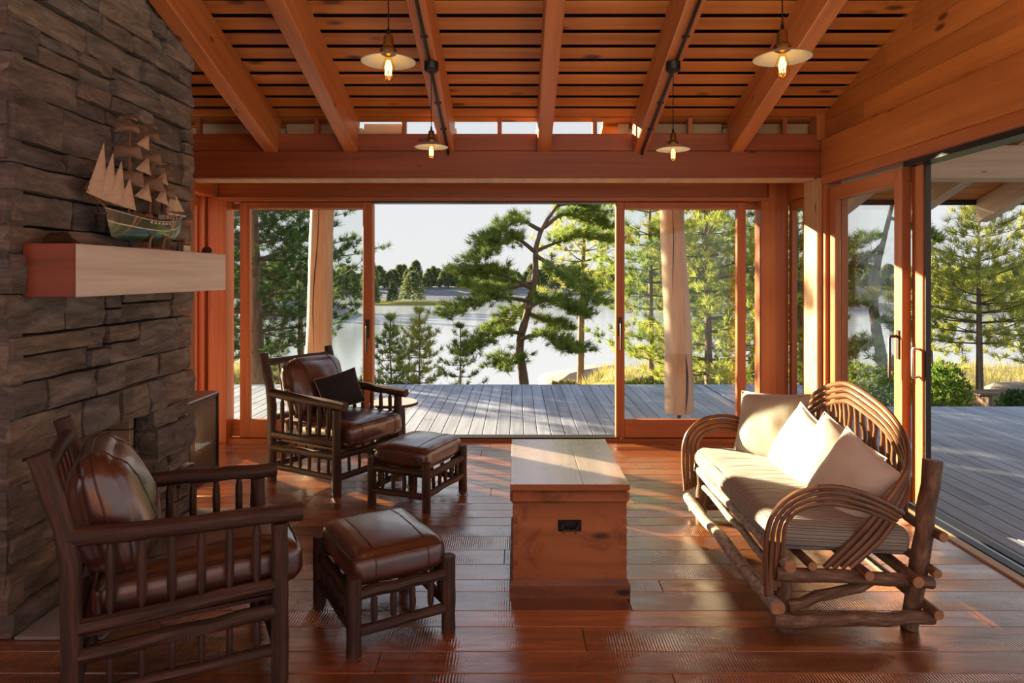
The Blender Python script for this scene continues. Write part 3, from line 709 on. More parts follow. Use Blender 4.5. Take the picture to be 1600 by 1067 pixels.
MB().lathe([(0.04, 0.218), (0.085, 0.26), (0.105, 0.33), (0.085, 0.40), (0.04, 0.44), (0, 0.445)], n=20).build('globe', emit('hidden_fill_globe', (1.0, 0.66, 0.32), HIDDEN_FILL), t)
MB().lathe([(0, 0.47), (0.012, 0.465), (0.03, 0.446), (0, 0.446)], n=16).build('cap', 'brass', t)
for x, nm in ((-0.567, 'left'), (1.0, 'right')):
    t = tag(empty('conduit', (x, 5.52, rb(5.52))), 'black electrical conduit along the underside of the %s lamp rafter' % nm, 'conduit')
    m = MB().tube([(0.01, 0, -0.03), (0.01, -0.03, -0.006), (0.01, -0.06, 0.004), (0.01, -3.4, 3.4*0.3-0.012)], 0.011, 8); m.build('pipe', 'black_metal', t)
    for k in range(9):
        yy = -0.35-k*0.36; MB().box((0.01, yy, -yy*0.3-0.008), (0.045, 0.014, 0.010), 0).build('clip', 'black_metal', t, smooth=False)

# ================================================================ FURNITURE
def spos(h, r, puff, a, b, c, seed=0, wr=0.0):
    hx, hy, hz = h; p = Vector((a*hx, b*hy, c*hz)); r_ = min(r, hx, hy, hz)
    q = Vector((max(-hx+r_, min(hx-r_, p.x)), max(-hy+r_, min(hy-r_, p.y)), max(-hz+r_, min(hz-r_, p.z))))
    d = p-q
    if d.length > 1e-9: p = q + d.normalized()*r_
    fz = (1-a*a)*(1-b*b); p.z += puff*c*fz
    p.x += 0.25*puff*a*(1-c*c)*(1-b*b*0.6); p.y += 0.25*puff*b*(1-c*c)*(1-a*a*0.6)
    if wr:
        k = noise.noise(Vector((p.x*9+seed, p.y*9, p.z*9)))+0.5*noise.noise(Vector((p.x*22, p.y*22+seed, p.z*22)))
        p += Vector((a*abs(a)**4, b*abs(b)**4, c*abs(c)**4))*wr*k
    return p
def cushion(h, r, puff, n=14, seed=0, wr=0.004):
    m = MB()
    for ax in range(3):
        for sg in (-1, 1):
            def fn(u, v, ax=ax, sg=sg):
                s = lambda t: math.sin((t-0.5)*PI)*0.35+(2*t-1)*0.65
                q = [0, 0, 0]; q[ax] = sg; q[(ax+1) % 3] = s(u); q[(ax+2) % 3] = s(v)
                return spos(h, r, puff, *q, seed=seed, wr=wr)
            m.grid(fn, n, n, flip=sg < 0)
    return m
def seam(h, r, puff, path, rad=0.004, off=0.002, seed=0, wr=0.004, closed=False):
    """piping that follows a path of cube coordinates over the cushion"""
    pts = []
    P = [Vector(p) for p in path]; segs = list(zip(P, P[1:]))
    if closed: segs.append((P[-1], P[0]))
    for a, b in segs:
        for k in range(10): pts.append(spos(h, r, puff, *a.lerp(b, k/10), seed=seed, wr=wr))
    if not closed: pts.append(spos(h, r, puff, *P[-1], seed=seed, wr=wr))
    pts = [p for i, p in enumerate(pts) if i == 0 or (p-pts[i-1]).length > 1e-4]
    return MB().tube(pts, rad, 6, True, closed=closed)
def spindle(m, x0, y0, z0, x1, y1, z1, r): m.log((x0, y0, z0), (x1, y1, z1), r, 7, 4, 0.05, 0.002, 0.16)

def log_leg(pts, r): 
    P = [Vector(p) for p in pts]; out = []; rr = []
    for a, b in zip(P, P[1:]):
        for k in range(5): out.append(a.lerp(b, k/5)); rr.append(r*random.uniform(0.94, 1.06))
    out.append(P[-1]); rr.append(r*0.97)
    return MB().tube(out, rr, 10, True, 0.03)
def armchair(label, loc, rz):
    t = tag(empty('armchair', loc, rz), label, 'chair', 'log armchairs with leather cushions')
    W = 0.315
    for sy in (-1, 1):
        log_leg([(0.325, sy*W, 0), (0.325, sy*W, 0.40), (0.325, sy*W, 0.585)], 0.031).build('leg', 'bark', t)
        log_leg([(-0.325, sy*W, 0), (-0.325, sy*W, 0.55), (-0.345, sy*W, 0.68), (-0.415, sy*W, 0.925)], 0.033).build('leg', 'bark', t)
        m = MB().log((-0.345, sy*W, 0.645), (0.405, sy*W, 0.612), 0.031, 10, 9, 0.05, 0.004); m.build('arm', 'bark', t)
        for z in (0.357, 0.262, 0.118):
            MB().log((-0.31, sy*W, z-0.012 if z > 0.2 else z), (0.31, sy*W, z), 0.027 if z > 0.2 else 0.022, 9, 7, 0.06, 0.003).build('side_rail', 'bark', t)
        for k in range(6):
            x = -0.215+k*0.092
            m = MB(); spindle(m, x, sy*W, 0.372, x, sy*W, 0.612-(x+0.2)*0.03, 0.0155); m.build('spindle', 'bark', t)
            m = MB(); spindle(m, x, sy*W, 0.132, x, sy*W, 0.245, 0.012); m.build('spindle', 'bark', t)
    for x, zs in ((0.325, (0.262, 0.118)), (-0.325, (0.262, 0.118))):
        for z in zs: MB().log((x, -0.30, z), (x, 0.30, z), 0.024, 9, 7, 0.06, 0.003).build('cross_rail', 'bark', t)
        for k in range(5):
            yy = -0.2+k*0.1; m = MB(); spindle(m, x, yy, 0.132, x, yy, 0.247, 0.012); m.build('spindle', 'bark', t)
    MB().log((-0.395, -0.31, 0.86), (-0.395, 0.31, 0.86), 0.026, 10, 7, 0.05, 0.003).build('top_rail', 'bark', t)
    MB().log((-0.33, -0.31, 0.46), (-0.33, 0.31, 0.46), 0.024, 10, 7, 0.05, 0.003).build('back_rail', 'bark', t)
    for k in range(5):
        yy = -0.2+k*0.1; MB().tube([(-0.335, yy, 0.47), (-0.35, yy, 0.64), (-0.392, yy, 0.85)], 0.008, 6).build('back_strap', 'leather', t)
    MB().box((0.0, 0, 0.300), (0.60, 0.56, 0.014), 0).build('seat_webbing', 'piping', t, smooth=False)
    h = (0.345, 0.272, 0.080); r = 0.055
    sc = cushion(h, r, 0.030, 16, 3).build('seat_cushion', 'leather', t, weld=True); sc.location = (0.075, 0, 0.395); sc.rotation_euler = (0, R(-2), 0)
    for yy in (-0.62, 0.62):
        seam(h, r, 0.030, [(-0.9, yy, 1), (1, yy, 1), (1, yy, -1)], 0.0035, seed=3).build('piping', 'piping', sc)
    seam(h, r, 0.030, [(-0.96, -0.97, 0.80), (0.96, -0.97, 0.80), (0.96, 0.97, 0.80), (-0.96, 0.97, 0.80)], 0.004, seed=3, closed=True).build('piping', 'piping', sc)
    h2 = (0.098, 0.255, 0.215); r2 = 0.085
    m = MB()
    def bc(a, b, c):
        p = spos(h2, r2, 0.02, a, b, c, 9, 0.007)
        p.x *= (1.0+0.45*(1-c*c)*(1-b*b))*(1-0.22*max(0, c))
        return p
    for ax in range(3):
        for sg in (-1, 1):
            def fn(u, v, ax=ax, sg=sg):
                s = lambda q: math.sin((q-0.5)*PI)*0.35+(2*q-1)*0.65
                q = [0, 0, 0]; q[ax] = sg; q[(ax+1) % 3] = s(u); q[(ax+2) % 3] = s(v); return bc(*q)
            m.grid(fn, 16, 16, flip=sg < 0)
    b = m.build('back_cushion', 'leather', t, weld=True); b.location = (-0.225, 0, 0.655); b.rotation_euler = (0, R(-15), 0)
    for yy in (-0.58, 0.58):
        pts = [bc(1, yy, -0.9+1.9*k/14) for k in range(15)]+[bc(1-2*k/8, yy, 1) for k in range(1, 9)]
        MB().tube(pts, 0.0035, 6).build('piping', 'piping', b)
    pts = [bc(0, -0.98, -0.9+1.85*k/14) for k in range(15)]+[bc(0, -0.98+1.96*k/12, 1) for k in range(13)]+[bc(0, 0.98, 0.95-1.85*k/14) for k in range(15)]
    MB().tube(pts, 0.004, 6).build('piping', 'piping', b)
    return t
ang1 = math.atan2(0.465, 0.885); ang2 = math.atan2(-0.51, 0.86)
def place(front, fx, ang, sy):   # chair origin from a known front leg
    f = Vector((math.cos(ang), math.sin(ang))); l = Vector((-f.y, f.x)); return (front[0]-f.x*fx-l.x*sy*0.315, front[1]-f.y*fx-l.y*sy*0.315, 0)
ch = armchair('nearest log armchair with brown leather cushions beside the fireplace', place((-0.88, 2.53), 0.325, ang1, -1), ang1)
c2 = copy_tree(ch); c2.location = place((-1.226, 4.64), 0.325, ang2, -1); c2.rotation_euler = (0, 0, ang2)
c2['label'] = 'far log armchair by the glass doors with a small black pillow'

def ottoman(label, loc, rz):
    t = tag(empty('ottoman', loc, rz), label, 'footstool', 'log ottomans with leather tops')
    X, Y_ = 0.205, 0.25
    for sx in (-1, 1):
        for sy in (-1, 1): log_leg([(sx*X, sy*Y_, 0), (sx*X, sy*Y_, 0.31)], 0.030).build('leg', 'bark', t)
    for sy in (-1, 1):
        for z, r in ((0.238, 0.024), (0.092, 0.021)): MB().log((-X+0.02, sy*Y_, z), (X-0.02, sy*Y_, z), r, 9, 6, 0.06, 0.003).build('rail', 'bark', t)
        for k in range(4):
            x = -0.123+k*0.082; m = MB(); spindle(m, x, sy*Y_, 0.105, x, sy*Y_, 0.226, 0.0135); m.build('spindle', 'bark', t)
    for sx in (-1, 1):
        for z, r in ((0.222, 0.023), (0.105, 0.021)): MB().log((sx*X, -Y_+0.02, z), (sx*X, Y_-0.02, z), r, 9, 6, 0.06, 0.003).build('rail', 'bark', t)
        for k in range(5):
            yy = -0.16+k*0.08; m = MB(); spindle(m, sx*X, yy, 0.118, sx*X, yy, 0.21, 0.0125); m.build('spindle', 'bark', t)
    h = (0.205, 0.248, 0.068); r = 0.05
    c = cushion(h, r, 0.022, 16, 5).build('cushion', 'leather', t, weld=True); c.location = (0, 0, 0.318)
    for u in (-0.55, 0.55): seam(h, r, 0.022, [(u, -1, -0.9), (u, -1, 1), (u, 1, 1), (u, 1, -0.9)], 0.003, seed=5).build('piping', 'piping', c)
    seam(h, r, 0.022, [(-0.96, -0.97, 0.78), (0.96, -0.97, 0.78), (0.96, 0.97, 0.78), (-0.96, 0.97, 0.78)], 0.004, seed=5, closed=True).build('piping', 'piping', c)
    return t
# near: front-left leg (-.643,2.69), right (-.278,2.91), back-left (-.92,3.107)
a1 = math.atan2(0.22, 0.365); f = Vector((math.cos(a1), math.sin(a1))); l = Vector((-f.y, f.x))
ot = ottoman('nearest leather ottoman with log frame in front of the near armchair', (-0.643+f.x*0.205+l.x*0.25, 2.69+f.y*0.205+l.y*0.25, 0), a1)
a2 = math.atan2(-0.16, 0.382); f = Vector((math.cos(a2), math.sin(a2))); l = Vector((-f.y, f.x))
o2 = copy_tree(ot); o2.location = (-0.953+f.x*0.205+l.x*0.25, 4.48+f.y*0.205+l.y*0.25, 0); o2.rotation_euler = (0, 0, a2)
o2['label'] = 'far leather ottoman with log frame in front of the far armchair'

# ---- throw pillows
def pillow_mesh(w, h, d, seed, pinch=0.07, n=18):
    m = MB(); rg = random.Random(seed); ph = rg.uniform(0, 6)
    def P(u, v, s):
        a, b = 2*u-1, 2*v-1
        x = a*w/2*(1-pinch*(1-b*b)**1.0*abs(a)**2); y = b*h/2*(1-pinch*(1-a*a)*abs(b)**2)
        th = max(0.0, (1-abs(a)**2.4))**0.62*max(0.0, (1-abs(b)**2.4))**0.62
        k = noise.noise(Vector((a*2+seed, b*2, 1.7)))*0.16+noise.noise(Vector((a*5+seed, b*5, 3.1)))*0.05*(1-th)
        return Vector((x, y, s*d/2*th*(1+k)))
    m.grid(lambda u, v: P(u, v, 1), n, n); m.grid(lambda u, v: P(u, v, -1), n, n, True)
    edge = [P(k/16, 0, 0) for k in range(16)]+[P(1, k/16, 0) for k in range(16)]+[P(1-k/16, 1, 0) for k in range(16)]+[P(0, 1-k/16, 0) for k in range(16)]
    return m, edge
def pillow(label, c, w, h, d, normal, roll, mat, pipe, seed, name='throw_pillow', group=None, pr_=0.0045):
    m, edge = pillow_mesh(w, h, d, seed)
    nz = Vector(normal).normalized(); up = Vector((0, 0, 1)); x = up.cross(nz).normalized(); y = nz.cross(x)
    rot = Matrix((x, y, nz)).transposed() @ Matrix.Rotation(roll, 3, 'Z')
    o = empty(name, c); o.rotation_euler = rot.to_euler(); tag(o, label, 'pillow', group)
    m.build('cover', mat, o, weld=True, angle=80); MB().tube(edge, pr_, 6, closed=True).build('piping', pipe, o)
    return o
fch = Vector((math.cos(ang2), math.sin(ang2), 0)); lch = Vector((-fch.y, fch.x, 0)); oc = Vector(c2.location)
pillow('small black pillow leaning in the far armchair', oc+fch*0.01+lch*0.03+Vector((0, 0, 0.64)), 0.36, 0.27, 0.12, fch*1.0+Vector((0, 0, 0.35))-lch*0.25, R(9), 'black_cloth', 'string', 4, pr_=0.003)

# ---- round side table
t = tag(empty('side_table', (-1.0, 5.55, 0)), 'small round table with pale top beside the far armchair', 'table')
MB().lathe([(0, 0.448), (0.175, 0.448), (0.186, 0.452), (0.190, 0.470), (0.186, 0.474), (0, 0.474)], n=40).build('tabletop', 'tabletop', t)
MB().lathe([(0.1905, 0.451), (0.1935, 0.454), (0.1935, 0.468), (0.1905, 0.471)], n=40).build('bark_rim', 'bark', t)
for k in range(3):
    a = -0.9+k*2*PI/3; MB().log((0.14*math.cos(a), 0.14*math.sin(a), 0), (0.115*math.cos(a), 0.115*math.sin(a), 0.448), 0.026, 9, 6, 0.05, 0.003).build('leg', 'bark', t)
    b = a+2*PI/3; MB().log((0.12*math.cos(a), 0.12*math.sin(a), 0.37), (0.12*math.cos(b), 0.12*math.sin(b), 0.39), 0.015, 7, 5).build('brace', 'bark', t)

# ---- chest
t = tag(empty('chest', (0.245, 3.605, 0)), 'antique pine blanket chest in the middle of the floor', 'chest')
bw, bd = 0.53, 0.85
def cb(name, lo, hi, mat, b=0.003, parent=t): return bx(name, lo, hi, mat, parent, b)
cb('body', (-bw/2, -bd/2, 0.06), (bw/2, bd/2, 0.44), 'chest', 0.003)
for sx in (-1, 1):
    for k in range(7):
        z = 0.10+k*0.048; cb('dovetail', (sx*bw/2-0.022 if sx > 0 else -bw/2-0.0015, -bd/2-0.0015, z), (bw/2+0.0015 if sx > 0 else -bw/2+0.022, -bd/2+0.02, z+0.026), 'chest', 0.001)
m = MB()   # moulded plinth and collar with sloped upper edges
def ring(lo, hi, w0, w1, d0, d1):
    o_ = len(m.v)
    for z, w, d in ((lo, w0, d0), (hi-(hi-lo)*0.3, w0, d0), (hi, w1, d1)):
        for x, y in ((-w/2, -d/2), (w/2, -d/2), (w/2, d/2), (-w/2, d/2)): m.v.append(Vector((x, y, z)))
    for k in range(2):
        for i in range(4): j = (i+1) % 4; m.face((o_+k*4+i, o_+k*4+j, o_+k*4+4+j, o_+k*4+4+i))
    m.face([o_+i for i in (3, 2, 1, 0)]); m.face([o_+8+i for i in range(4)])
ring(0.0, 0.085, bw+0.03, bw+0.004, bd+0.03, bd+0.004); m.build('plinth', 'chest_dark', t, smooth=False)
m = MB().box((0, 0, 0.468), (bw+0.026, bd+0.024, 0.062), 0.014); m.build('collar', 'chest', t, smooth=False)
for k, (a, b_) in enumerate(((-0.277, 0.062), (0.063, 0.277))):
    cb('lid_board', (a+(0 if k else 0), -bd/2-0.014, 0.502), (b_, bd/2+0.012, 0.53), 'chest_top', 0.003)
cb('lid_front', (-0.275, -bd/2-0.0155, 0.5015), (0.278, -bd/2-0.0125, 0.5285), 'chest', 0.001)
m = MB()
hb = m.box((0.0, -bd/2-0.002, 0.335), (0.108, 0.010, 0.054), 0.004).build('handle_plate', 'black_metal', t, smooth=False)
m = MB().tube([(-0.036, -bd/2-0.006, 0.348), (-0.036, -bd/2-0.022, 0.343), (-0.030, -bd/2-0.026, 0.322), (0.030, -bd/2-0.026, 0.322), (0.036, -bd/2-0.022, 0.343), (0.036, -bd/2-0.006, 0.348)], 0.0055, 8)
m.build('bail', 'bronze', hb)
for x in (-0.028, 0.028): MB().lathe([(0, -0.003), (0.004, -0.002), (0.004, 0.002), (0, 0.003)], (x, -bd/2-0.003, 0.300), 8).build('nail', 'brass', hb)

# ---- metal firewood box with mesh side
t = tag(empty('mesh_cabinet', (-2.46, 4.86, 0)), 'black steel cabinet with mesh side beyond the fireplace', 'cabinet')
def mbx(n, lo, hi, mat, b=0.002): return bx(n, lo, hi, mat, t, b)
X0, X1, Y0, Y1, H = -0.20, 0.185, -0.13, 0.35, 0.62
mbx('top', (X0-0.005, Y0-0.005, H-0.015), (X1+0.005, Y1+0.005, H), 'grey_metal')
mbx('base', (X0, Y0, 0.03), (X1, Y1, 0.045), 'grey_metal')
for x in (X0, X1-0.022):
    for yy in (Y0, Y1-0.022): mbx('corner_post', (x, yy, 0), (x+0.022, yy+0.022, H-0.016), 'black_metal')
mbx('rail', (X1-0.018, Y0+0.022, 0.046), (X1-0.002, Y1-0.022, 0.064), 'black_metal'); mbx('rail', (X1-0.018, Y0+0.022, H-0.034), (X1-0.002, Y1-0.022, H-0.016), 'black_metal')
m = MB(); k = Y0+0.03
while k < Y1-0.02: m.box((X1-0.010, k, 0.325), (0.0025, 0.0052, 0.53), 0); k += 0.014
z = 0.07
while z < H-0.03: m.box((X1-0.0095, (Y0+Y1)/2, z), (0.0025, Y1-Y0-0.05, 0.0052), 0); z += 0.014
m.build('wire_mesh', 'black_metal', t, smooth=False, kind='stuff')

# ================================================================ BENT WILLOW SETTEE
SO = Vector((1.42, 3.55, 0))
sf = tag(empty('settee', SO), 'bent willow settee with striped seat cushion by the right wall', 'sofa')
def sp(x, y, z): return Vector((x, y, z))-SO
def catmull(P, n=6):
    P = [Vector(p) for p in P]; out = []
    Q = [P[0]*2-P[1]]+P+[P[-1]*2-P[-2]]
    for i in range(1, len(Q)-2):
        a, b, c, d = Q[i-1:i+3]
        for k in range(n):
            t = k/n; out.append(0.5*((2*b)+(c-a)*t+(2*a-5*b+4*c-d)*t*t+(3*b-a-3*c+d)*t**3))
    out.append(P[-1]); return out
def wl_log(name, a, b, r, r1=None, mat='willow_bark'):
    o = MB().log(a, b, r, 10, 8, 0.06, 0.008, 0, r1).build(name, mat, sf)
    return o
def ends(p, d, r):   # pale sawn end
    d = Vector(d).normalized(); m = MB().tube([Vector(p), Vector(p)+d*0.003], r*0.9, 10); m.build('sawn_end', 'cutwood', sf)
YN, YF = 2.90, 4.20
for y in (YN, YF):
    s = 1 if y == YF else -1
    wl_log('leg', sp(1.135, y, 0.0), sp(1.13, y, 0.30), 0.034)
    wl_log('leg', sp(1.665, y, 0.0), sp(1.765, y, 0.715), 0.036, 0.040)
    a, b = sp(1.08, y+s*0.045, 0.255), sp(1.735, y+s*0.045, 0.215); wl_log('side_rail', a, b, 0.029, 0.026); ends(b, b-a, 0.026)
    a, b = sp(1.07, y+s*0.05, 0.065), sp(1.735, y+s*0.05, 0.070); wl_log('side_rail', a, b, 0.032, 0.027); ends(b, b-a, 0.027)
    wl_log('brace', sp(1.14, y+s*0.03, 0.11), sp(1.56, y+s*0.02, 0.225), 0.024, 0.021)
for (x, z, r, ex) in ((1.085, 0.115, 0.031, 0.06), (1.14, 0.205, 0.018, 0.02), (1.125, 0.300, 0.027, 0.09), (1.225, 0.294, 0.020, 0.07), (1.45, 0.262, 0.022, 0.09), (1.64, 0.245, 0.026, 0.11), (1.775, 0.41, 0.022, 0.06), (1.73, 0.27, 0.020, 0.09), (1.73, 0.105, 0.022, 0.10)):
    a, b = sp(x, YN-ex, z), sp(x-(0.02 if z < 0.2 else 0), YF+ex, z); wl_log('long_rail', a, b, r, None, 'sunlit_bark' if x < 1.2 else 'willow_bark'); ends(a, a-b, r)
for k in range(9):
    y = YN+0.1+k*0.14; wl_log('seat_slat', sp(1.13, y, 0.325), sp(1.70, y, 0.285), 0.012)
def hoop_pts(k):
    """k-th rod of the back hoop, 0 outermost"""
    o = k*0.030
    h = [(1.30+0.036*k, YN-0.012, 0.262), (1.46+0.03*k, YN-0.015, 0.425-0.008*k), (1.60+0.018*k, YN-0.005+0.2*o, 0.585-0.012*k), (1.69+0.006*k, YN+0.05+0.5*o, 0.685-0.4*o), (1.735, YN+0.16+0.8*o, 0.78-0.7*o), (1.745, YN+0.30+0.6*o, 0.852-0.9*o), (1.735, YN+0.48+0.3*o, 0.905-o), (1.725, 3.55, 0.932-o)]
    f = [(x, 2*3.55-y, z) for x, y, z in h[:-1]][::-1]
    return [sp(*p) for p in h+f]
for k in range(4):
    P = catmull(hoop_pts(k), 6); MB().tube(P, [0.0128*random.uniform(0.92, 1.08) for _ in P], 8, True, 0.03).build('back_hoop', 'willow', sf)
for y, s in ((YN, -1), (YF, 1)):
    for k in range(4):
        o = k*0.026; yy = y+s*(0.045-0.008*k)
        P = [(1.045+0.018*k, yy, 0.16+0.01*k), (1.035+o, yy+s*0.01, 0.33), (1.045+o*0.95, yy+s*0.02, 0.46-0.2*o), (1.09+o*0.75, yy+s*0.025, 0.545-0.6*o), (1.17+o*0.4, yy+s*0.025, 0.60-0.9*o), (1.29, yy+s*0.02, 0.622-o), (1.42-o*0.2, yy+s*0.01, 0.598-o*0.9), (1.54-o*0.3, yy, 0.548-0.7*o), (1.62-o*0.3, yy-s*0.01, 0.50-0.6*o)]
        Q = catmull([sp(*p) for p in P], 6); MB().tube(Q, [0.0115*random.uniform(0.92, 1.08) for _ in Q], 8, True, 0.03).build('arm_hoop', 'willow', sf)
top = catmull(hoop_pts(3), 10)
for k in range(19):
    y = YN+0.14+k*(YF-YN-0.28)/18; best = min((p for p in top if p.z > 0.45), key=lambda p: abs(p.y+SO.y-y))
    yb_ = 3.55+(y-3.55)*0.88
    wl_log('back_stick', sp(1.765, yb_, 0.41), best+Vector((0.004, 0, 0)), 0.0125, None, 'willow')
# seat cushion
hs = (0.30, 0.655, 0.062)
sc = cushion(hs, 0.055, 0.020, 22, 8, 0.006).build('seat_cushion', 'stripe', sf, weld=True); sc.location = sp(1.385, 3.55, 0.375); sc.rotation_euler = (0, R(3.0), 0)
seam(hs, 0.055, 0.02, [(-0.97, -0.985, 0.75), (0.97, -0.985, 0.75), (0.97, 0.985, 0.75), (-0.97, 0.985, 0.75)], 0.004, seed=8, wr=0.006, closed=True).build('piping', 'stripe', sc)
pillow('beige linen pillow at the far end of the settee', (1.50, 4.05, 0.60), 0.44, 0.42, 0.17, (-0.75, -0.60, 0.42), R(5), 'linen', 'linen', 11)
pillow('cream pillow second from the far arm of the settee', (1.53, 3.72, 0.565), 0.39, 0.39, 0.16, (-0.88, -0.10, 0.40), R(-14), 'cream', 'cream', 12)
pillow('beige pillow third from the far arm leaning on the cream one', (1.56, 3.39, 0.56), 0.40, 0.38, 0.16, (-0.78, -0.48, 0.40), R(-24), 'linen', 'cream', 13)
pillow('pale pillow at the near arm of the settee', (1.535, 3.14, 0.55), 0.37, 0.37, 0.16, (-0.86, -0.36, 0.34), R(-24), 'cream', 'cream', 14)

# ================================================================ SHIP MODEL
SHO = Vector((-1.975, 3.62, 1.635))
sh = tag(empty('ship_model', SHO), 'three masted model sailing ship with green hull on the mantel', 'model ship')
# local: y along the hull, bow at -0.30, stern at +0.36
def hull_w(v): return 0.058*max(0.0, 1-abs((v-0.53)/0.53)**2.6) if v < 0.53 else 0.058*(1-0.45*((v-0.53)/0.47)**2)
def hull_pt(v, s, side):
    y = -0.30+0.64*v; sheer = 0.150+0.035*(2*v-1)**2+(0.012 if v > 0.75 else 0)
    keel = 0.045+0.05*max(0, (v-0.8)/0.2)**2+0.012*max(0, 0.06-v)/0.06
    z = keel+(sheer-keel)*s; w = hull_w(v)*(s**0.42)*(1.0-0.06*s)
    rake = -0.05*max(0, 0.25-v)/0.25*s
    return Vector((side*w, y+rake, z))
def hull_strip(s0, s1, name, mat):
    m = MB()
    for side in (1, -1): m.grid(lambda u, v: hull_pt(u, s0+(s1-s0)*v, side), 24, 5, side < 0)
    if s1 < 1:
        pass
    m.grid(lambda u, v: hull_pt(1.0, s0+(s1-s0)*u, -1+2*v), 5, 4)
    m.build(name, mat, sh, weld=True)
hull_strip(0.0, 0.55, 'lower_hull', 'green_hull'); hull_strip(0.55, 0.60, 'waterline', 'white_paint'); hull_strip(0.60, 1.0, 'upper_hull', 'black_hull')
MB().grid(lambda u, v: hull_pt(u, 0.97, 1)*(1-v)+hull_pt(u, 0.97, -1)*v, 24, 3).build('ship_deck', 'ship_wood', sh)
for side in (1, -1):
    MB().tube([hull_pt(k/20, 1.0, side)+Vector((0, 0, 0.004)) for k in range(21)], 0.0028, 6).build('gunwale', 'white_paint', sh)
    MB().tube([hull_pt(k/20, 1.0, side)+Vector((0, 0, 0.018)) for k in range(4, 21)], 0.0016, 5).build('railing', 'ship_wood', sh)
    for k in range(9): MB().box(hull_pt(0.42+k*0.06, 0.93, side)*1.0, (0.006, 0.018, 0.010), 0).build('gun_port', 'white_paint', sh, smooth=False)
for k in range(10): MB().tube([hull_pt(0.15+k*0.085, 1, 1)+Vector((0, 0, 0)), hull_pt(0.15+k*0.085, 1, 1)+Vector((0, 0, 0.019))], 0.0016, 5).build('stanchion', 'ship_wood', sh)
MB().box((0, 0.24, 0.188), (0.06, 0.10, 0.03), 0.003).build('deck_house', 'white_paint', sh, smooth=False)
MB().box((0, 0.02, 0.180), (0.04, 0.07, 0.022), 0.003).build('deck_house', 'ship_wood', sh, smooth=False)
for k, yy in enumerate((0.12, 0.19, 0.26)):
    b = MB(); b.grid(lambda u, v: (0.075+0.014*math.sin(PI*u)*math.cos(PI*v), yy-0.035+0.07*u, 0.205-0.012*math.sin(PI*u)*math.sin(PI*v)), 8, 6); b.build('lifeboat', 'white_paint', sh)
    for d in (-0.02, 0.02): MB().tube([(0.058, yy+d, 0.165), (0.062, yy+d, 0.215), (0.075, yy+d, 0.222)], 0.0025, 5).build('davit', 'ship_wood', sh)
MASTS = ((-0.15, 0.675), (0.05, 0.685), (0.21, 0.50))
for y, h in MASTS:
    MB().tube([(0, y, 0.15), (0, y+0.008, h*0.6), (0, y+0.016, h)], [0.0065, 0.005, 0.0025], 8).build('mast', 'ship_wood', sh)
    for f in (0.45, 0.70): MB().box((0, y+0.008, h*f+0.02), (0.036, 0.022, 0.005), 0).build('mast_top', 'ship_wood', sh, smooth=False)
MB().tube([(0, -0.33, 0.185), (0, -0.50, 0.265)], [0.006, 0.003], 8).build('bowsprit', 'ship_wood', sh)
MB().tube([(0.03, -0.37, 0.16), (-0.03, -0.37, 0.16)], 0.003, 6).build('cathead', 'ship_wood', sh)
def square_sail(y, z0, z1, w0, w1, bel=0.026, yaw=0.35):
    def fn(u, v):
        w = w0+(w1-w0)*v; x = (u-0.5)*w; b = -bel*math.sin(PI*v)*math.sin(PI*u)**0.5 if 0 < u < 1 else 0
        return Vector((x, y-0.012+b+x*yaw, z0+(z1-z0)*v+0.012*math.sin(PI*u)*(1-v)))
    m = MB().grid(fn, 8, 6); m.grid(lambda u, v: fn(u, v)+Vector((0, 0.0015, 0)), 8, 6, True); m.build('sail', 'shaded_sail', sh)
    MB().tube([Vector((-w1/2-0.012, y-0.008-(w1/2+0.012)*yaw, z1+0.004)), Vector((0, y-0.008, z1+0.005)), Vector((w1/2+0.012, y-0.008+(w1/2+0.012)*yaw, z1+0.004))], [0.0018, 0.0032, 0.0018], 6).build('yard', 'ship_wood', sh)
for (y, h), ws in zip(MASTS, (0.15, 0.145, 0.115)):
    lv = ((0.31, 0.385), (0.455, 0.515), (0.585, 0.625), (0.645, 0.665)) if h > 0.6 else ((0.285, 0.345), (0.385, 0.42), (0.455, 0.475))
    for i, (a, b) in enumerate(lv): square_sail(y, a, b, ws*(1-0.13*i), ws*(1-0.13*(i+1)))
def tri_sail(a, b, c, bel=0.012):
    a, b, c = Vector(a), Vector(b), Vector(c)
    def fn(u, v):
        p = a.lerp(b, u).lerp(c, v); p.x += bel*math.sin(PI*min(1, v*1.0))*math.sin(PI*u); return p
    m = MB().grid(fn, 6, 6); m.grid(lambda u, v: fn(u, v)+Vector((-0.0015, 0, 0)), 6, 6, True); m.build('stay_sail', 'sail', sh)
for i, (yb_, zt) in enumerate(((-0.49, 0.50), (-0.43, 0.46), (-0.37, 0.43), (-0.30, 0.35))):
    yt = -0.19-0.035*(3-i); tri_sail((0.01*i, yb_, 0.245-0.012*i), (0.01*i+0.02, yb_+0.13, 0.215-0.008*i), (0.01*i, yt-0.02*(3-i), zt))
for (a, b, c) in (((0.02, -0.13, 0.27), (0.05, -0.02, 0.25), (0, 0.03, 0.36)), ((0.02, -0.12, 0.41), (0.05, -0.03, 0.39), (0, 0.035, 0.50)), ((0.02, -0.11, 0.54), (0.04, -0.03, 0.52), (0, 0.04, 0.62)), ((0.02, 0.07, 0.27), (0.05, 0.15, 0.25), (0, 0.20, 0.36)), ((0.02, 0.08, 0.38), (0.05, 0.15, 0.36), (0, 0.205, 0.45)), ((0, 0.22, 0.22), (0.03, 0.37, 0.235), (0.01, 0.27, 0.36))): tri_sail(a, b, c)
MB().tube([(0, 0.21, 0.215), (0.03, 0.40, 0.232)], 0.0025, 6).build('boom', 'ship_wood', sh)
m = MB()
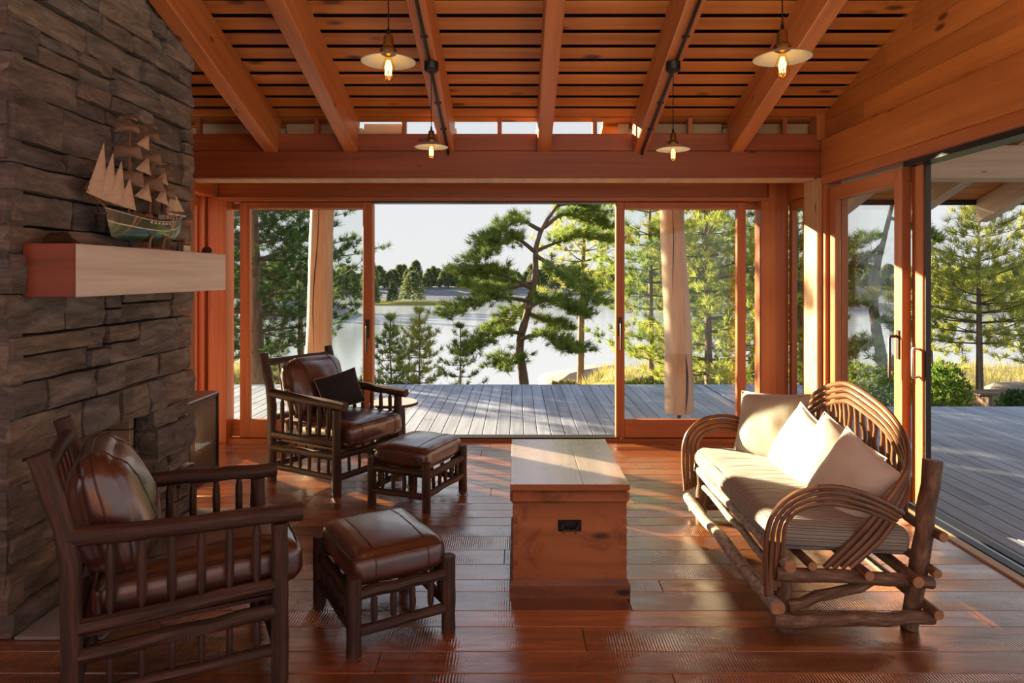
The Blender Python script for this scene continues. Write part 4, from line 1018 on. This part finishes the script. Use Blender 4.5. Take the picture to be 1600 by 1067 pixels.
for (y, h) in MASTS:
    for side in (1, -1):
        for d in (-0.03, 0.0, 0.03): m.tube([(side*0.055, y+d, 0.16), (side*0.01, y+0.008, h*0.47)], 0.0008, 3, False); m.tube([(side*0.016, y+d*0.4+0.008, h*0.47), (0, y+0.012, h*0.75)], 0.0007, 3, False)
for a, b in (((0, -0.50, 0.265), (0, -0.14, 0.66)), ((0, -0.46, 0.247), (0, -0.142, 0.55)), ((0, -0.40, 0.22), (0, -0.145, 0.45)), ((0, -0.135, 0.66), (0, 0.065, 0.68)), ((0, 0.065, 0.66), (0, 0.225, 0.49)), ((0, 0.225, 0.48), (0.02, 0.40, 0.234)), ((0, -0.14, 0.40), (0, 0.05, 0.27)), ((0, -0.5, 0.265), (0, -0.35, 0.15))): m.tube([a, b], 0.0008, 3, False)
m.build('rigging', 'string', sh, kind='stuff')
MB().box((0, 0.06, 0.006), (0.06, 0.30, 0.012), 0.002).build('stand_base', 'ship_wood', sh, smooth=False)
for yy in (0.0, 0.14):
    m = MB()
    for side in (1, -1): m.tube([(side*0.018, yy, 0.010), (side*0.026, yy, 0.03), (side*0.030, yy, 0.055), (side*0.046, yy, 0.080)], [0.011, 0.008, 0.007, 0.006], 8)
    m.box((0, yy, 0.03), (0.05, 0.014, 0.016), 0); m.build('cradle', 'ship_wood', sh)
o = MB().box((0, 0, 0.020), (0.008, 0.075, 0.04), 0.001).build('small_card', 'white_paint', None, smooth=False); o.location = (-1.945, 4.02, 1.635); tag(o, 'small white card standing behind the ship stand', 'card')
m = MB().tube([(0, -0.12, 0.012), (0, -0.06, 0.030), (0.01, 0.0, 0.038), (0, 0.06, 0.026), (0.01, 0.12, 0.010)], [0.006, 0.020, 0.026, 0.018, 0.006], 8, jit=0.12)
o = m.build('driftwood', 'bark', None); o.location = (-2.02, 3.02, 1.632); tag(o, 'dark piece of driftwood on the near end of the mantel', 'driftwood')
m = MB().tube([(0, -0.05, 0.012), (0, -0.02, 0.022), (0.005, 0.02, 0.024), (0, 0.05, 0.012)], [0.008, 0.020, 0.022, 0.008], 8, jit=0.12)
o = m.build('dark_stone', 'bark', None); o.location = (-1.94, 4.26, 1.631); tag(o, 'small dark rounded stone at the far end of the mantel', 'stone')

# ================================================================ OUTSIDE: LAND, LAKE, TREES
def sstep(a, b, x): t = max(0.0, min(1.0, (x-a)/(b-a))); return t*t*(3-2*t)
def ground_z(x, y):
    right = sstep(0.5, 3.0, x); left = sstep(-5.0, -8.0, x)
    edge = 12.5+7.0*right+9*left
    z = -0.9-0.25*sstep(10, 20, y)-3.9*sstep(edge, edge+9, y)
    return z+0.10*noise.noise(Vector((x*0.5, y*0.5, 0)))
m = MB().grid(lambda u, v: (-40+80*u, 6+34*v, ground_z(-40+80*u, 6+34*v)), 90, 50)
tag(m.build('ground', 'ground', None, angle=180), 'mossy ground sloping down to the lake', kind='structure')
m = MB().grid(lambda u, v: (-700+1400*u, 11+900*v, -4.0), 4, 4)
tag(m.build('lake', 'water', None), 'pale still lake beyond the trees', kind='structure')
def mound(name, label, cx, cy, rx, ry, h, mat, seed, n=26):
    m = MB().grid(lambda u, v: (lambda a, b: Vector((a*rx, b*ry, max(-0.5, h*(1-(a*a+b*b)**1.1)+h*0.35*noise.noise(Vector((a*3+seed, b*3, seed)))-0.25*h))))(2*u-1, 2*v-1), n, n)
    o = m.build(name, mat, None, angle=60); o.location = (cx, cy, -4.0); tag(o, label, kind='structure'); return o
m = MB().grid(lambda u, v: (-220+520*u, 180+60*v, -4.3+1.5*sstep(0, 0.25, v)+0.5*noise.noise(Vector((u*60, v*4, 0)))+0.4*v), 120, 10)
tag(m.build('far_shore', 'far_rock', None, angle=60), 'bare granite far shore of the lake below the forest', kind='structure')
mound('grass_island', 'low grassy island in the lake', -21, 128, 15, 4.5, 1.0, 'grass', 3)
mound('rocky_point', 'low rocky point at the left side of the lake', -29, 92, 9, 9, 2.6, 'rock', 5)
mound('rocky_point', 'rocky bank across the water on the right side', 48, 110, 34, 8, 1.6, 'rock', 7)
def boulder(label, c, r, seed):
    bm = bmesh.new(); bmesh.ops.create_icosphere(bm, subdivisions=3, radius=1)
    for v in bm.verts:
        k = 1+0.22*noise.noise(v.co*1.6+Vector((seed, 0, 0))); v.co = Vector((v.co.x*r[0], v.co.y*r[1], v.co.z*r[2]))*k
    me = bpy.data.meshes.new('granite_ledge'); bm.to_mesh(me); bm.free(); me.materials.append(M['rock'])
    o = link('granite_ledge', me); o.location = c; tag(o, label, 'rock'); return o
boulder('pale granite ledge by the water to the right of the crooked pine', (2.3, 20.5, -1.85), (1.9, 1.1, 0.62), 3)
bo = at(1585, 430, 12.2); bo.z = ground_z(bo.x, 12.2)
t = tag(empty('bench', bo), 'low dark plank bench on the ground beyond the right deck', 'bench')
for yy in (-0.11, 0.11): MB().box((0, yy, 0.40), (1.5, 0.19, 0.045), 0.006).build('plank', 'pine_bark', t, smooth=False)
for x in (-0.55, 0.55): MB().box((x, 0, 0.17), (0.07, 0.36, 0.42), 0.006).build('leg', 'pine_bark', t, smooth=False)
boulder('low granite ledge at the edge of the right side deck', (10.2, 14.0, -1.0), (0.8, 0.6, 0.3), 8)

def npmesh(name, V, Fc, mat):
    me = bpy.data.meshes.new(name); nv, nf = len(V), len(Fc); k = Fc.shape[1]
    me.vertices.add(nv); me.vertices.foreach_set('co', np.asarray(V, np.float32).ravel())
    me.loops.add(nf*k); me.loops.foreach_set('vertex_index', Fc.astype(np.int32).ravel())
    me.polygons.add(nf); me.polygons.foreach_set('loop_start', np.arange(0, nf*k, k, dtype=np.int32)); me.polygons.foreach_set('loop_total', np.full(nf, k, np.int32))
    me.materials.append(M[mat]); me.update(); me.validate(); return me
def tufts(Cn, D, k, ln, wd, spread, rs):
    n = len(Cn); d = np.repeat(D, k, 0)+rs.normal(size=(n*k, 3))*spread; d /= np.linalg.norm(d, axis=1, keepdims=True)+1e-9
    c = np.repeat(Cn, k, 0)+rs.normal(size=(n*k, 3))*ln*0.12
    L_ = ln*rs.uniform(0.6, 1.2, (n*k, 1)); s = np.cross(d, rs.normal(size=(n*k, 3))); s /= np.linalg.norm(s, axis=1, keepdims=True)+1e-9; s *= wd/2
    V = np.stack([c-s, c+s, c+d*L_+s*0.3], 1).reshape(-1, 3)
    return V, np.arange(len(V)).reshape(-1, 3)
def branch_tufts(P, rs, cn, dr, step, side):
    """scatter tufts along the outer part of a branch polyline"""
    P = [np.array(p) for p in P]; seg = [np.linalg.norm(b-a) for a, b in zip(P, P[1:])]; tot = sum(seg)
    n = max(2, int(tot*0.75/step))
    for i in range(n):
        s = tot*(0.25+0.75*(i+rs.random())/n); a = 0
        while a < len(seg)-1 and s > seg[a]: s -= seg[a]; a += 1
        t = (P[a+1]-P[a])/(seg[a]+1e-9); p = P[a]+t*s
        lat = np.cross(t, [0, 0, 1.0]); lat /= np.linalg.norm(lat)+1e-9
        off = rs.normal()*side*(0.35+0.65*(1-abs(2*i/n-1.0))); p = p+lat*off+np.array([0, 0, rs.normal()*side*0.25])
        cn.append(p); d = t*0.5+lat*np.sign(off)*0.45+np.array([0, 0, 0.45]); dr.append(d/np.linalg.norm(d))
def pine(label, base, h, r0, mat, seed, lmax=1.6, first=0.25, whorls=16, per=5, droop=0.0, path=None, k=34, ln=0.18, wd=0.014, step=0.10, extra=None, shape=0.8, side=0.16, group=None, bias=None, upsweep=0.15, cat='tree'):
    rs = np.random.default_rng(seed); t = tag(empty('pine_tree', base), label, cat, group); random.seed(seed)
    if path is None:
        sw = rs.normal(size=2)*0.02*h; path = [(0, 0, -0.4), (sw[0]*0.4, sw[1]*0.4, h*0.35), (sw[0], sw[1], h*0.7), (sw[0]*0.8, sw[1]*0.8, h)]
    T = catmull(path, 8); tr = [max(0.012, r0*(1-0.9*i/(len(T)-1))) for i in range(len(T))]
    MB().tube(T, tr, 10, True, 0.06).build('trunk', 'pine_bark', t)
    zs = [p.z for p in T]; zt = zs[-1]; br = MB(); cn, dr = [], []
    for w in range(whorls):
        f = first+(0.985-first)*w/(whorls-1) if whorls > 1 else first
        i = min(range(len(T)), key=lambda q: abs(q/(len(T)-1)-f)); p0 = np.array(T[i]); a0 = rs.uniform(0, 6.28)
        for b in range(per):
            a = a0+b*6.283/per+rs.normal()*0.25; L_ = lmax*max(0.10, (1-(f-first)/(1.0-first))**shape)*rs.uniform(0.6, 1.15)
            if bias is not None: L_ *= 1+0.5*math.cos(a-bias)
            el = -droop+(0.2+droop)*(f**2)*2.2+rs.normal()*0.08; dv = np.array([math.cos(a), math.sin(a), 0.0])
            pts = [p0, p0+dv*L_*0.35+[0, 0, L_*0.35*el], p0+dv*L_*0.7+[0, 0, L_*(0.7*el+upsweep*0.3)], p0+dv*L_+[0, 0, L_*(el+upsweep)]]
            br.tube([Vector(q) for q in pts], [min(tr[i]*0.6, 0.006+L_*0.010), 0.004+L_*0.006, 0.003+L_*0.003, 0.003], 5, False)
            branch_tufts(pts, rs, cn, dr, step, side*min(1.2, L_)+0.02)
    for e in (extra or []):
        pts = [Vector(p) for p in catmull(e, 5)]; n_ = len(pts); br.tube(pts, [max(0.006, 0.045*(1-q/n_)) for q in range(n_)], 6, False)
        branch_tufts(pts, rs, cn, dr, step*0.45, side*1.25)
        for q in range(n_//3, n_):          # side twigs with their own tufts
            for s_ in (-1, 1):
                a = pts[q]; d = (pts[min(q+1, n_-1)]-pts[max(q-1, 0)]).normalized(); lat = d.cross(Vector((0, 0, 1))).normalized()*s_
                L_ = random.uniform(0.25, 0.6); tp = [a, a+(lat*0.7+d*0.6)*L_*0.5+Vector((0, 0, L_*0.08)), a+(lat*0.7+d*0.6)*L_+Vector((0, 0, L_*0.22))]
                br.tube(tp, [0.008, 0.006, 0.003], 4, False); branch_tufts(tp, rs, cn, dr, step*0.7, 0.08)
    cn.append(np.array(T[-1])); dr.append(np.array([0, 0, 1.0]))
    if br.f: br.build('branches', 'twig', t, kind='stuff')
    V, Fc = tufts(np.array(cn), np.array(dr), k, ln, wd, 0.55, rs)
    link('needles', npmesh('needles', V, Fc, mat), t, kind='stuff')
    return t
def gp(px, Y, dz=0.0): x = (px-808)*Y/F; return (x, Y, ground_z(x, Y)+dz)
def pinepx(label, px, Y, ytop, **kw):
    b = gp(px, Y); h = 1.5-(ytop-430)*Y/F-b[2]; return pine(label, b, h, kw.pop('r0', 0.1), kw.pop('mat', 'needles_mid'), kw.pop('seed', 1), **kw)
def rel(base, pts): return [tuple(at(*p)-Vector(base)) for p in pts]

# crooked pine in the middle of the open doorway
B = gp(818, 13.5)
cp = rel(B, [(822, 640, 13.5), (818, 590, 13.5), (812, 540, 13.5), (826, 480, 13.5), (836, 430, 13.4), (838, 385, 13.4), (850, 352, 13.4), (872, 318, 13.3), (884, 285, 13.2), (900, 240, 13.1)])
ex = [rel(B, q) for q in (
    [(838, 395, 13.4), (805, 372, 13.0), (775, 385, 12.6), (752, 402, 12.4)], [(845, 360, 13.4), (812, 345, 13.0), (785, 360, 12.8), (768, 372, 12.7)],
    [(838, 392, 13.4), (862, 382, 13.6), (900, 370, 13.8), (950, 378, 14.0)], [(850, 355, 13.4), (880, 335, 13.9), (915, 345, 14.3), (935, 355, 14.4)],
    [(830, 450, 13.4), (790, 432, 13.0), (755, 425, 12.7), (722, 428, 12.5)], [(826, 470, 13.4), (780, 465, 12.9), (742, 475, 12.5), (704, 492, 12.2)],
    [(826, 480, 13.4), (850, 470, 12.8), (880, 478, 12.5), (905, 490, 12.4)], [(815, 520, 13.4), (785, 520, 13.0), (755, 535, 12.7), (738, 548, 12.6)],
    [(815, 530, 13.4), (845, 520, 13.0), (870, 535, 12.8), (895, 548, 12.6)], [(828, 462, 13.4), (812, 480, 14.2), (795, 500, 14.6), (780, 512, 14.8)],
    [(838, 400, 13.4), (870, 420, 12.6), (900, 445, 12.2), (925, 470, 12.0)], [(872, 320, 13.3), (900, 318, 13.8), (925, 330, 14.1)], [(832, 440, 13.4), (800, 450, 13.6), (770, 455, 13.9), (745, 452, 14.0)],
    [(815, 545, 13.4), (800, 560, 13.0), (785, 572, 12.8)], [(826, 490, 13.4), (850, 500, 13.6), (868, 512, 13.8)])]
pine('crooked pine with layered boughs in the middle of the doorway', B, 5, 0.105, 'needles_mid', 31, whorls=1, per=2, first=0.93, path=cp, extra=ex, step=0.10, k=34, ln=0.16, wd=0.013, side=0.20, lmax=0.8)
pinepx('slim straight pine right of the crooked pine', 906, 17.5, 250, mat='needles_gold', seed=32, r0=0.11, lmax=1.5, first=0.40, whorls=15, per=4, step=0.13, shape=0.5)
for px, Y, yt, sd, mt_, lb in ((613, 11.6, 500, 41, 'needles_mid', 'small young pine leftmost beyond the open doorway'), (655, 11.4, 488, 42, 'needles_gold', 'bushy young pine second beyond the open doorway'), (719, 12.2, 512, 43, 'needles_mid', 'sparse young pine standing alone before the lake')):
    pinepx(lb, px, Y, yt, mat=mt_, seed=sd, r0=0.025, lmax=0.62 if sd != 43 else 0.5, first=0.25, whorls=9 if sd != 43 else 7, per=5 if sd != 43 else 4, step=0.06, k=24, ln=0.12, wd=0.011, side=0.10, shape=0.75, upsweep=0.35)
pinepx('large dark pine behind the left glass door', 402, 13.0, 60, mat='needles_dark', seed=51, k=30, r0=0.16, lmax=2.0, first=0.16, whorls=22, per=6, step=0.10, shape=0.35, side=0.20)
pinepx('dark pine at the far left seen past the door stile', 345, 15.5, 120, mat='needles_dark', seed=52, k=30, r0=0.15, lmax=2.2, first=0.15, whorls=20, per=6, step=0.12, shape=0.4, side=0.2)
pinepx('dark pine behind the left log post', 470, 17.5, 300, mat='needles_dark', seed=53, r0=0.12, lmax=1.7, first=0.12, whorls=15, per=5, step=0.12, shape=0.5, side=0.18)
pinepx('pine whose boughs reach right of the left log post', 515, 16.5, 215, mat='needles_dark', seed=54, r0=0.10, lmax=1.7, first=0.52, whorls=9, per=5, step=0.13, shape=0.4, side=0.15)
pinepx('yellow green pine left of the right log post', 1018, 15.0, 190, mat='needles_mid', seed=61, r0=0.07, lmax=1.5, first=0.18, whorls=18, per=5, step=0.085, shape=0.4)
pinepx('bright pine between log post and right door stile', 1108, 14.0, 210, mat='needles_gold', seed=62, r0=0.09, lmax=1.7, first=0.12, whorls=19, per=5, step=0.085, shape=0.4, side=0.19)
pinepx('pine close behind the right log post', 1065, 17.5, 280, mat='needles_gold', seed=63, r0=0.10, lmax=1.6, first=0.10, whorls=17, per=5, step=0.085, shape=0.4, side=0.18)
pinepx('green pine at the right corner behind the narrow panes', 1185, 16.0, 230, mat='needles_mid', seed=64, r0=0.11, lmax=1.8, first=0.10, whorls=19, per=5, step=0.085, shape=0.4, side=0.18)
pinepx('dense pine behind the corner post and narrow window', 1252, 15.0, 330, mat='needles_mid', seed=65, r0=0.11, lmax=1.4, first=0.05, whorls=16, per=5, step=0.085, shape=0.4, side=0.18)
B = gp(1372, 14.0)
cp = rel(B, [(1392, 640, 14), (1378, 560, 14), (1366, 490, 14), (1368, 430, 14), (1382, 370, 14), (1398, 300, 14), (1406, 230, 14)])
ex = [rel(B, q) for q in ([(1384, 365, 14), (1350, 372, 13.6), (1320, 392, 13.4), (1300, 405, 13.3)], [(1390, 340, 14), (1420, 350, 13.8), (1450, 370, 13.6)], [(1366, 480, 14), (1340, 470, 13.7), (1318, 478, 13.5)], [(1366, 500, 14), (1390, 505, 13.6), (1408, 520, 13.4)], [(1372, 530, 14), (1345, 540, 13.6), (1322, 552, 13.4)], [(1380, 380, 14), (1350, 408, 14.4), (1330, 424, 14.6)], [(1376, 560, 14), (1390, 565, 13.5), (1405, 575, 13.2)], [(1368, 440, 14), (1390, 446, 14.4), (1404, 452, 14.6)])]
pine('leaning dark trunked pine behind the glass door panel', B, 5, 0.13, 'needles_mid', 66, whorls=1, per=2, first=0.95, path=cp, extra=ex, step=0.10, side=0.2, lmax=0.9)
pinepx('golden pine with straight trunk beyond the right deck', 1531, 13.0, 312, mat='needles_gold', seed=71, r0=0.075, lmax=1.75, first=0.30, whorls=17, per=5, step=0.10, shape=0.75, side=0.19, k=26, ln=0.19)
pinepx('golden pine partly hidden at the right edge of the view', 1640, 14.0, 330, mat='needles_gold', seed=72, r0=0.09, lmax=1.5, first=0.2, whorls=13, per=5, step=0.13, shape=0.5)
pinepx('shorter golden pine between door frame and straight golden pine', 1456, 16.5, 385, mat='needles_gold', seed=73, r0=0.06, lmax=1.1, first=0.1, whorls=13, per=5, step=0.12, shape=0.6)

pine('tall pine added outside the view left of the lake', (-10.3, 19.6, -1.2), 9.5, 0.2, 'needles_dark', 91, lmax=2.4, first=0.12, whorls=20, per=6, step=0.12, shape=0.35, side=0.22, ln=0.22, wd=0.03, k=20)  # unseen pine added to shade the deck
pine('tall pine added outside the view behind the fireplace', (-9.6, 16.9, -1.1), 9.0, 0.2, 'needles_dark', 92, lmax=2.0, first=0.15, whorls=20, per=6, step=0.12, shape=0.35, side=0.22, ln=0.22, wd=0.03, k=20)  # another unseen pine, added for its shadow on the deck
def bush(label, px, Y, w, h, n, mat, seed, dz=0.0, leaf=0.07):
    b = gp(px, Y, dz); rs = np.random.default_rng(seed); t = tag(empty('bush', b), label, 'bush'); st = MB(); random.seed(seed)
    u = rs.normal(size=(n, 3)); u /= np.linalg.norm(u, axis=1, keepdims=True); r = rs.uniform(0.35, 1, (n, 1))**0.6
    c = u*r*[w/2, w/2, h/2]+[0, 0, h*0.5]
    for k in range(14): a = c[k]; st.tube([(0, 0, -0.1), tuple(a*0.5+np.array([0, 0, 0.05])), tuple(a)], [0.010, 0.007, 0.003], 4, False)
    st.build('stems', 'twig', t, kind='stuff')
    V, Fc = tufts(c, u*0.6+[0, 0, 0.5], 5, leaf, leaf*0.5, 0.6, rs); link('foliage', npmesh('foliage', V, Fc, mat), t, kind='stuff')
bush('leafy green bush at the deck edge left of the golden pine', 1472, 10.2, 0.75, 1.10, 900, 'leaf', 81)
bush('second leafy bush nearer the door frame', 1440, 11.4, 0.8, 0.95, 600, 'leaf', 82)
bush('yellow green shrub at the left corner of the deck view', 598, 11.0, 0.55, 0.55, 500, 'grass', 83)
bush('yellow green shrub beside the left log post', 560, 11.8, 0.9, 0.62, 600, 'leaf', 84)
bush('low bright shrub below the right sliding door pines', 1110, 11.2, 1.6, 0.65, 900, 'grass', 85)
bush('low green shrub left of the right log post', 1005, 12.0, 1.0, 0.62, 700, 'leaf', 86)
bush('low shrub in front of the slim straight pine', 880, 13.0, 0.8, 0.5, 500, 'grass', 87)
bush('dark low shrub at the right edge of the deck', 1610, 11.0, 0.9, 0.6, 700, 'needles_dark', 88)
bush('green shrub beyond the glass door panel', 1350, 11.0, 1.2, 0.95, 1000, 'leaf', 89)
# rough grass past the deck
rs = np.random.default_rng(9); gx_ = rs.uniform(-12, 20, 9000); gy_ = rs.uniform(8.4, 20, 9000)
ok = (gy_ > 10.0) | (gx_ > 4.2); gx_, gy_ = gx_[ok], gy_[ok]
cc = np.array([(x, y, ground_z(x, y)) for x, y in zip(gx_, gy_)]); V, Fc = tufts(cc, np.tile([0, 0, 1.0], (len(cc), 1)), 5, 0.26, 0.014, 0.3, rs)
tag(link('wild_grass', npmesh('wild_grass', V, Fc, 'grass')), 'dry yellow grass beyond the deck', 'grass', kind='stuff')
# far forest: every tree its own object, three meshes shared
far = []
for v in range(4):
    rs = np.random.default_rng(100+v); n = 520; h = 8.0; zz = rs.uniform(0.08, 1, n)**0.9; rad = (1-zz)**(0.42 if v % 2 else 0.6)*(2.9+0.5*(v % 3))*rs.uniform(0.35, 1, n); a = rs.uniform(0, 6.28, n)
    c = np.stack([rad*np.cos(a), rad*np.sin(a), zz*h], 1); d = np.stack([np.cos(a)*0.6, np.sin(a)*0.6, np.full(n, 0.25)], 1)
    V, Fc = tufts(c, d, 5, 0.85, 0.34, 0.5, rs); far.append(npmesh('far_conifer', V, Fc, 'needles_far'))
rg = random.Random(17)
def far_tree(x, y, z, s, lab, grp):
    o = link('conifer', rg.choice(far)); o.location = (x, y, z); o.scale = (s*rg.uniform(0.85, 1.2), s, s*rg.uniform(0.85, 1.2)); o.rotation_euler = (0, 0, rg.uniform(0, 6.28)); tag(o, lab, 'tree', grp)
for row, y0 in enumerate((202, 211, 220, 229)):
    for k in range(46):
        y = y0+rg.uniform(-1.2, 1.2); x = (350-808+1300*(k+0.25*row)/45.5)*y/F+rg.uniform(-0.5, 0.5)
        far_tree(x, y, -2.6, rg.uniform(0.52, 0.92), 'green conifer in the forest along the far shore', 'far shore forest')
for k in range(12):
    x = -40+k*2.2; y = 95+(k%3)*4
    far_tree(x, y, -2.6, rg.uniform(0.35, 0.75), 'conifer on the rocky point left across the water', 'rocky point trees')
for k in range(26):
    x = 22+k*2.6; far_tree(x, 110+(k%3)*5, -3.3, rg.uniform(0.38, 0.62), 'conifer on the right bank across the water', 'right bank trees')
